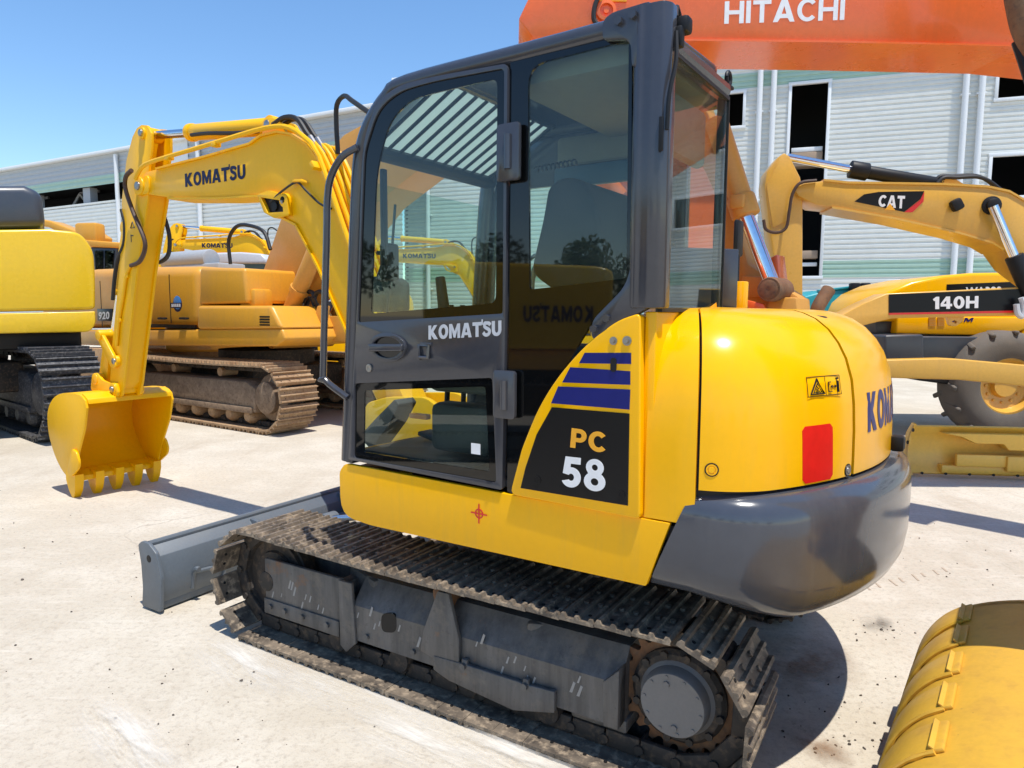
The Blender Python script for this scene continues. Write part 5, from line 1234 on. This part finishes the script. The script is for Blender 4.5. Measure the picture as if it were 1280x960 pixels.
c = cp_.l([(1068, 252), (1080, 243), (1098, 240), (1155, 239), (1150, 249), (1130, 265), (1068, 254)], .2); b = MB(); b.prism(c[:6], .2, .206); lg = b.build('logo_panel', 'blackdecal', bo_c)
c = cp_.l([(1155, 239.5), (1150, 250), (1130, 265.5), (1140, 265.5), (1154, 252)], .2); b = MB(); b.prism(c, .206, .210); b.build('logo_stripe', 'reddecal', lg)
letters('logo_lettering', 'CAT', quad(tuple(cp_.l([(1097, 258), (1130, 261), (1131, 245), (1099, 244)], .2)) + (.206,)), 'whitedecal', lg, .05, .003)
c = cp_.l([(1105.5, 262.5), (1118.5, 263), (1112, 254.5)], .2); b = MB(); b.prism(c, .206, .2125); b.build('logo_triangle', 'orangedecal', lg)
b = MB(); ca = cp_.l([(972, 197), (980, 191), (987, 196), (1000, 222), (1003, 240), (1003, 400), (970, 400), (968, 330), (962, 290), (955, 232), (958, 215)], .12); b.prism(ca, -.2, .14, bev=.02); b.prism(rpoly(cp_.l([(974, 200), (986, 200), (998, 226), (985, 275), (966, 285), (958, 232)], .15), .03), .14, .155, bev=.004); b.build('arm', 'catyellow', CE)
b = MB(); a = cp_.l([(1020, 226), (1000, 229), (990, 243), (986, 265), (982, 285), (970, 291), (957, 287), (954, 275)], .2); b.tube([(x, .22, z) for x, z in a], .018, 8, 4); b.build('arm_hose', 'brownhose', CE)
q0, q1, q2 = cp_(1180, 231, 0), cp_(1063, 211, 0), cp_(985, 196, 0)
b = MB(); b.cyl((q0[0], -.02, q0[1]), (q1[0], -.02, q1[1]), .075, n=18, bev=.01); d = (Vector(q1) - Vector(q0)).normalized(); b.cyl((q1[0] - d.x * .2, -.02, q1[1] - d.y * .2), (q1[0], -.02, q1[1]), .10, n=18, bev=.01); bc = b.build('arm_cylinder', 'black', CE)
b = MB(); b.cyl((q1[0], -.02, q1[1]), (q2[0], -.02, q2[1]), .045, n=14); b.build('rod', 'chrome', bc)
q = cp_(1185, 232, 0); b = MB(); b.prism(rpoly(cp_.l([(1176, 236), (1182, 222), (1192, 222), (1215, 236)], .1), .03), -.15, .1, bev=.01); b.build('cylinder_bracket', 'catyellow', bo_c)
b = MB(); 
for dy in (0, .08):
    a = cp_.l([(1172, 229), (1180, 222), (1195, 222), (1220, 221), (1236, 226), (1252, 238), (1262, 242)], .1); b.tube([(x, .1 - dy, z + dy * .4) for x, z in a], .022, 8, 4)
b.build('boom_hose', 'rubber', CE)
b = MB(); x, z = cp_(1239, 257, .2); b.lathe([(.0, 0), (.10, 0), (.10, .02), (.07, .03), (.07, .07), (.05, .08), (0, .08)], (x, .2, z), (0, 1, 0), 20); b.build('pin_cap', 'black', bo_c)
b = MB(); x, z = cp_(1193, 257, .2); b.box((x, .25, z), (.12, .1, .13), .03, (0, .5, 0)); b.build('boom_lamp', 'black', bo_c)
b = MB(); q0, q1 = cp_(1240, 258, .3), cp_(1266, 320, .3); b.cyl((q0[0], .32, q0[1]), (q1[0], .32, q1[1]), .05, n=14); rd = b.build('boom_cylinder_rod', 'chrome', CE)
q2 = cp_(1310, 420, .3); b = MB(); b.cyl((q1[0], .32, q1[1]), (q2[0], .32, q2[1]), .09, n=16, bev=.01); b.build('boom_cylinder', 'black', CE)
# ---- motor grader, side on
gp = PL(at(1150, 380, 7.9), 84.0)
GR = thing('motor_grader', 'yellow motor grader with 140H on its black-banded frame and a long mouldboard on the ground', 'grader', (gp.P.x, gp.P.y, 0), gp.rz())
pr(GR, 'main_frame', [(1020, 400), (1052, 394), (1078, 380), (1108, 367), (1290, 358), (1500, 350), (1500, 395), (1290, 394), (1115, 398), (1075, 408), (1030, 425)], .15, 'catyellow', gp, -.2, .012)
b = MB(); b.prism(gp.l([(1111, 368), (1290, 360.5), (1500, 352), (1500, 386), (1290, 387.5), (1111, 391)], .15), .15, .158); bd = b.build('black_band', 'blackdecal', GR)
b = MB(); b.prism(gp.l([(1111, 391.3), (1290, 387.8), (1500, 386.3), (1500, 389.5), (1290, 390.5), (1111, 393.5)], .15), .15, .158); b.build('red_line', 'reddecal', GR)
letters('model_lettering', '140H', quad(tuple(gp.l([(1166, 386.5), (1222.5, 385), (1223, 370), (1166, 371)], .158)) + (.158,)), 'whitedecal', bd, .05, .003)
b = MB(); b.prism(rpoly(gp.l([(1184, 393), (1208, 392), (1204, 402), (1196, 408), (1189, 407)], .1), .02), .02, .08, holes=[gp.l([(1191, 402), (1196, 405), (1198, 402), (1194, 400)], .1)]); b.build('lift_lug', 'catyellow', GR)
pr(GR, 'drawbar', [(1020, 452), (1180, 448), (1200, 449), (1290, 457), (1500, 470), (1500, 495), (1290, 484), (1200, 475), (1020, 470)], .6, 'catyellow', gp, .42, .015)
b = MB(); a = gp.l([(1280, 372), (1283, 382), (1282, 395), (1276, 392), (1274, 380)], .3); b.tube([(x, .25, z) for x, z in a] , .03, 8, 4); b.build('lift_cylinder_eye', 'silver', GR)
# mouldboard: curved plate whose back faces the camera
mp_ = PL(at(1137, 590, 6.75), 84.0); L0 = 3.6
mm = MB()
dv = mp_.P - gp.P; X0 = (dv.dot(gp.f), dv.dot(gp.n))
mm.X = Matrix.Translation((X0[0], X0[1], 0)); 
mbarc = [(.10, .03), (.03, .12), (.0, .25), (.03, .40), (.11, .52)]
mbarc = [(p.x, p.y) for p in bez([(a, c, 0) for a, c in mbarc], 4)]
mm.grid([[(-s, -.10 + y * 1.0, z) for y, z in mbarc] for s in (0, L0)], thick=.02)
mm.prism(rpoly([(-.10 + .03, .0), (-.10 - .04, .1), (-.10 - .07, .25), (-.10 - .03, .42), (-.10 + .08, .54), (.04, .53), (-.04, .40), (-.06, .25), (-.03, .10), (.03, .02)], .01), -.02, .0, 'x')
M['brightened_ochre'] = paint('mouldboard_brightened_ochre', (.80, .47, .07), .32, .2, (.45, .26, .08), 2.5, .1, bmp=.006, streak=.25)
mb_o = mm.build('mouldboard', 'brightened_ochre', GR)
mm = MB(); mm.X = Matrix.Translation((X0[0], X0[1], 0))
mm.prism([(-.25, .455), (-L0, .455), (-L0, .30), (-.85, .30), (-.80, .36), (-.55, .36), (-.42, .42)], -.06, .10, bev=.01); mm.prism([(-.28, .13), (-L0, .11), (-L0, .05), (-.28, .05)], -.06, .04, bev=.01)
mm.box((-1.55 - .4, .06, .165), (2.2, .06, .15), .01); mm.box((-.75, .04, .185), (.7, .05, .12), .01)
for x in (-1.15, -1.27, -1.4): mm.cyl((x, .10, .40), (x, .104, .40), .012, n=8); mm.cyl((x, .09, .17), (x, .094, .17), .012, n=8)
mm.build('mouldboard_rail', 'brightened_ochre', mb_o)
mm = MB(); mm.X = Matrix.Translation((X0[0], X0[1], 0))
for i in range(16): mm.bolt((-.1 - i * .22, .03, .045), (0, 1, 0), .014, .012)
for z, y in ((.47, .0), (.33, -.1), (.12, -.09)): mm.bolt((.0, y + .03, z), (1, 0, 0), .018, .012)
mm.build('bolt', 'black', mb_o)
mm = MB(); mm.X = Matrix.Translation((X0[0], X0[1], 0)); mm.box((-1.02 - .78, .12, .27), (.12, .1, .5), .02); mm.box((-1.95, .12, .48), (.25, .16, .14), .03); mm.build('mouldboard_bracket', 'catyellow', mb_o)
# ---- wheel loader behind the grader
wp = PL(at(1245, 470, 8.7), 88.0)
WL = thing('wheel_loader', 'yellow wheel loader behind the grader, dusty tyre, vent panel and black WA380 plate half hidden', 'wheel loader', (wp.P.x, wp.P.y, 0), wp.rz())
pr(WL, 'engine_hood', [(1088, 396), (1098, 376), (1112, 364), (1140, 352), (1180, 344), (1215, 341), (1280, 340), (1500, 338), (1500, 400), (1088, 402)], -.5, 'yellow', wp, -2.0, .05, 3)
pr(WL, 'side_panel', [(1122, 396), (1285, 396), (1285, 410), (1262, 420), (1120, 417)], -.46, 'yellow', wp, -1.9, .02)
pr(WL, 'side_panel', [(1287, 396), (1500, 396), (1500, 430), (1270, 430)], -.47, 'yellow', wp, -1.9, .02)
b = MB()
for k in range(6):
    for px in (1165, 1176):
        x, z = wp(px, 397 + k * 1.9, -.46); b.box((x, -.455, z), (.09, .012, .013))
b.build('vent_slots', 'tan', WL)
pr(WL, 'name_plate', [(1184, 355.5), (1271, 352), (1271, 366), (1184, 366)], -.49, 'blackdecal', wp, -.52, 0)
letters('name_lettering', 'WA380', quad(tuple(wp.l([(1207, 370.5), (1252, 369.5), (1252, 358), (1207, 359)], -.49)) + (-.49,)), 'whitedecal', bpy.data.objects['name_plate'], .03, .004)
letters('maker_lettering', 'KCM', quad(tuple(wp.l([(1184, 402.8), (1215, 402.3), (1217, 397), (1186, 397.5)], -.46)) + (-.46,)), 'navy', WL, .04, .004)
pr(WL, 'battery_box', [(1106, 419), (1155, 418), (1156, 451), (1106, 452)], -.1, 'darkblue', wp, -.9, .03)
pr(WL, 'rear_frame', [(1100, 420), (1320, 422), (1320, 455), (1100, 455)], -.25, 'darkblue', wp, -1.9, .02)
pr(WL, 'rear_frame', [(1095, 400), (1122, 398), (1118, 420), (1095, 420)], -.6, 'darkblue', wp, -1.9, .02)
pr(WL, 'step', [(1130, 470), (1190, 470), (1196, 482), (1150, 476)], -.2, 'black', wp, -1.9, .02)
x, z = wp(1268, 484, 0)
b = MB(); b.lathe([(.36, -.5), (.55, -.52), (.66, -.47), (.70, -.38), (.71, -.26), (.70, -.13), (.66, -.04), (.55, .0), (.40, -.01), (.36, -.03)], (x, -.06, z), (0, 1, 0), 40, False)
for i in range(30):
    a = 2 * math.pi * i / 30; b.box((x + .684 * math.cos(a), -.06 - .13 - .26 * (i % 2), z + .684 * math.sin(a)), (.05, .25, .06), .015, (.35 if i % 2 else -.35, -a, 0))
ty = b.build('tyre', 'tyre', WL, 50)
b = MB(); b.lathe([(.37, -.46), (.38, -.05), (.34, -.05), (.30, -.14), (.16, -.16), (.14, -.10), (0, -.10)], (x, -.06, z), (0, 1, 0), 32)
for i in range(12):
    a = 2 * math.pi * i / 12; b.bolt((x + .22 * math.cos(a), -.215, z + .22 * math.sin(a)), (0, 1, 0), .02, .02)
b.build('rim', 'catyellow', ty)
b = MB(); x2, z2 = wp(1270, 332, -.6); b.cyl((x2, -.7, z2 - .12), (x2, -.7, z2 + .12), .07, n=16); b.cyl((x2, -.7, z2 - .04), (x2, -.7, z2), .12, n=16); b.build('intake_stack', 'yellow', WL)
# ---- teal machine in the gap
tp_ = PL(at(1060, 370, 11.5), 88.0)
TM = thing('teal_machine', 'teal machine with two black lamps, mostly hidden behind the bonnet and the grader frame', 'machine', (tp_.P.x, tp_.P.y, 0), tp_.rz())
pr(TM, 'body', [(1000, 372), (1035, 362), (1075, 360), (1078, 375), (1060, 385), (1060, 430), (1000, 430)], 0, 'teal', tp_, -1.2, .04); pr(TM, 'handrail', [(1024, 362), (1068, 357), (1068, 360), (1024, 365)], .02, 'teal', tp_, -.1, .01)
for px in (1068, 1081):
    b = MB(); x, z = tp_(px, 360, .1); b.box((x, .1, z), (.14, .14, .16), .02); l_ = b.build('work_lamp', 'black', TM)
    b = MB(); b.box((x + .02, .1, z - .14), (.05, .05, .14), .01); b.build('lamp_bracket', 'orange', l_)
b = MB(); x0 = tp_(1060, 420)[0]; x1 = tp_(1000, 420)[0]; b.prism(rpoly([(x0, 0), (x1, 0), (x1, 1.2), (x0, 1.2)], .2), -1.1, -.1); b.build('track', 'track_dark', TM)
# ---- dirty yellow bucket in the lower right corner
ax = Vector((.595, .80, 0)).normalized()
FBk = thing('front_bucket', 'scuffed yellow digging bucket with wear strips on its edge, lower right corner, nearest the camera', 'bucket', (1.05, 1.63, -.02), math.atan2(ax.y, ax.x))
# local: x along the shell away from the camera, y to the left, z up
prof_b = [(.10, .0), (.14, .12), (.135, .26), (.10, .38), (.03, .475), (-.08, .54), (-.24, .585), (-.5, .615), (-.95, .62)]
cvb = [(p.x, p.y) for p in bez([(a, c, 0) for a, c in prof_b], 5)]
def shell(x0, x1, y_in, dz=0.):
    return [[(x, y - y_in, z + dz) for y, z in cvb] for x in span(x0, x1, 10)]
b = MB(); b.grid(shell(-.5, 1.14, 0), thick=.02, flip=False)
b.prism(cvb + [(-.95, 0)], 1.10, 1.125, 'x'); b.prism(cvb + [(-.95, 0)], -.5, -.48, 'x'); b.build('bucket_shell', 'dirtybucket', FBk)
rbk = random.Random(9)
for k, x0 in enumerate((.02, .26, .50, .74, .96)):
    a, c = 4, 24; seg_ = cvb[a:c]; out = []
    for i, (y, z) in enumerate(seg_):
        y0, z0 = seg_[max(0, i - 1)]; y1, z1 = seg_[min(len(seg_) - 1, i + 1)]; d = Vector((y1 - y0, z1 - z0)).normalized(); out.append((y + d.y * .013, z - d.x * .013))
    b = MB(); b.prism([(y, z) for y, z in seg_] + out[::-1], x0, x0 + .155, 'x', bev=.005, seg=2)
    bead = [(x0 - .002 + rbk.uniform(-.002, .002), out[q][0] - .006, out[q][1] - .004) for q in range(1, len(out) - 1)]
    b.tube(bead, [rbk.uniform(.004, .008) for _ in bead], 6)
    y, z = out[-2]; b.box((x0 + .0775, y - .012, z - .006), (.15, .05, .006), .002, (0.45, 0, 0))
    b.build('wear_strip', 'dirtybucket', FBk)
b = MB(); b.box((.60, -.5, .65), (.05, .34, .16), .02); b.box((.95, -.5, .65), (.05, .34, .16), .02); b.cyl((.52, -.5, .68), (1.02, -.5, .68), .05, n=18, bev=.01); b.build('bucket_ear', 'dirtybucket', FBk)
b = MB(); b.prism(rpoly([(-.42, .60), (-.62, .58), (-.9, 1.5), (-1.25, 2.6), (-1.2, 3.4), (-.85, 3.4), (-.6, 2.4), (-.30, 1.7), (-.28, 1.0)], .05), .62, 1.12, 'x', bev=.02); b.build('arm', 'dirtybucket', FBk)
# end of a boom hanging into the top right corner
tpn = PL(at(1300, 40, 4.6), 40.0)
TB = thing('boom_end', 'brown-yellow rounded boom end with a black stay below it, in the top right corner', 'boom', (tpn.P.x, tpn.P.y, 0), tpn.rz())
b = MB(); q = tpn.l([(1262, -110), (1279, 0), (1290, 40), (1310, 70)], .0); b.tube([(x, 0, z) for x, z in q], .10, 16, 4); b.prism(rpoly(tpn.l([(1300, -60), (1400, -60), (1420, 30), (1310, 40)], -.1), .1), -.4, -.1, bev=.02); b.build('boom_tube', 'rust', TB)
b = MB(); a = tpn.l([(1272, 52), (1283, 85), (1300, 140)], .0); b.tube([(x, .0, z) for x, z in a], .035, 10, 3); b.build('stay', 'black', TB)
def W2T(x, y, z): d = Vector((x, y, 0)) - tpn.P; return Vector((d.dot(tpn.f), d.dot(tpn.n), z))
b = MB(); q0, q1 = W2T(3.62, 4.95, 4.25), W2T(5.6, 2.8, 4.05); dq = (q1 - q0).normalized(); sq = Vector((-dq.y, dq.x, 0)).normalized()
b.grid([[p + sq * .2 + Vector((0, 0, .25)), p - sq * .2 + Vector((0, 0, .25)), p - sq * .2 - Vector((0, 0, .25)), p + sq * .2 - Vector((0, 0, .25))] for p in (q0, q1)], True)
for p in (q0, q1): b.grid([[p + sq * .2 + Vector((0, 0, .25)), p - sq * .2 + Vector((0, 0, .25))], [p + sq * .2 - Vector((0, 0, .25)), p - sq * .2 - Vector((0, 0, .25))]])
b.build('boom_beam', 'dirtybucket', TB)
# ---- behind the camera, mirrored in the glass: another excavator's tail, trees
p0 = pm.w(0, .95, 1.5); nl = LF(BY)
def mirror(w): return w - nl * (2 * (w - p0).dot(nl))
V = at(690, 375, 7.2); mw = mirror(V); vd = (ray(690, 375) - nl * (2 * ray(690, 375).dot(nl))); vd.z = 0; vd.normalize()
rd_ = Vector((vd.y, -vd.x, 0))
RE = thing('tail_excavator', 'yellow excavator tail with dark blue KOMATSU lettering, seen mirrored in the cab glass', 'excavator', (mw.x, mw.y, 0), math.atan2(-vd.y, -vd.x) - math.pi / 2 + math.pi)
# local y points back toward the window (the visible face)
ze0, ze1 = 1.22, 2.08
RE.rotation_euler.z = math.atan2(-vd.x, vd.y) + math.pi
b = MB(); b.prism(rpoly([(-1.35, ze0), (.62, ze0), (.62, ze1 - .04), (.45, ze1), (-1.35, ze1 + .06)], [.05, .1, .12, .1, .1]), -2.2, 0, bev=.06, seg=3); cwk = b.build('counterweight', 'leftyellow', RE)
b = MB(); b.box((-.4, -.1 - .9, 1.1), (1.9, 1.8, .22), .04); b.build('deck', 'catyellow', RE)
letters('maker_lettering', "KOMAT'SU", flat((.42, .0, 1.50), (-1, 0, 0), (0, 0, 1), .72, .17), 'navy2', cwk, .05, .003)
for y in (-.3, -2.0):
    b = MB(); belt(b, (1.3, .45), (-1.9, .45), .36, y, .55, 40, .02, .03, 3, False, .04, bolts=False); b.build('track', ['track_dark', 'trackd', 'black'], RE)
b = MB(); b.box((-.3, -1.2, .62), (2.6, 1.2, .4), .05); b.cyl((-.3, -1.2, .7), (-.3, -1.2, 1.05), .6); b.build('centre_frame', 'trackd', RE)
M['leaf'] = paint('tree_leaves', (.055, .10, .03), .6, .5, (.09, .13, .04), 1.5, bmp=0)
M['bark'] = plain('tree_bark', (.10, .075, .05), .9)
rt = random.Random(21)
def leafy(n, R0):
    b = MB(); t = b.bm
    lobes = [(rt.gauss(0, .45) * R0, rt.gauss(0, .45) * R0, rt.uniform(-.4, .7) * R0, rt.uniform(.35, .6) * R0) for _ in range(11)]
    for i in range(n):
        lx, ly, lz, lr = rt.choice(lobes); d = Vector((rt.gauss(0, 1), rt.gauss(0, 1), rt.gauss(0, 1))).normalized() * lr * rt.uniform(.6, 1.05)
        c = Vector((lx, ly, lz)) + d; u = Vector((rt.gauss(0, 1), rt.gauss(0, 1), rt.gauss(0, 1))).normalized(); w = u.orthogonal().normalized(); s = rt.uniform(.10, .24)
        vs_ = [t.verts.new(c + u * s), t.verts.new(c + w * s * .5), t.verts.new(c - u * s), t.verts.new(c - w * s * .5)]; t.faces.new(vs_)
    return b
proto = None
for i in range(12):
    a = R(150 + i * 13.5); d = rt.uniform(17, 25)
    T = thing('roadside_tree', 'leafy green tree in the row behind the photographer, seen only in reflections', 'tree', (d * math.cos(a) , d * math.sin(a), 0), rt.uniform(0, 6), 'trees behind the camera')
    if proto is None:
        b = MB(); b.tube([(0, 0, 0), (.1, 0, 1.5), (.0, .1, 3.0), (.1, .1, 5.0)], [.22, .17, .13, .04], 10)
        for k in range(5): an = k * 1.3; b.tube([(.03, .05, 2.2 + k * .35), (.7 * math.cos(an), .7 * math.sin(an), 3.2 + k * .4), (1.3 * math.cos(an), 1.3 * math.sin(an), 4.2 + k * .4)], [.09, .06, .02], 6)
        tr = b.build('trunk', 'bark', T); cr = leafy(3200, 2.6).build('crown', 'leaf', T); cr.location.z = 4.4; proto = (tr, cr)
    else:
        for o in proto: c = o.copy(); COL.objects.link(c); c.parent = T
    T.scale = (rt.uniform(.5, .68),) * 3
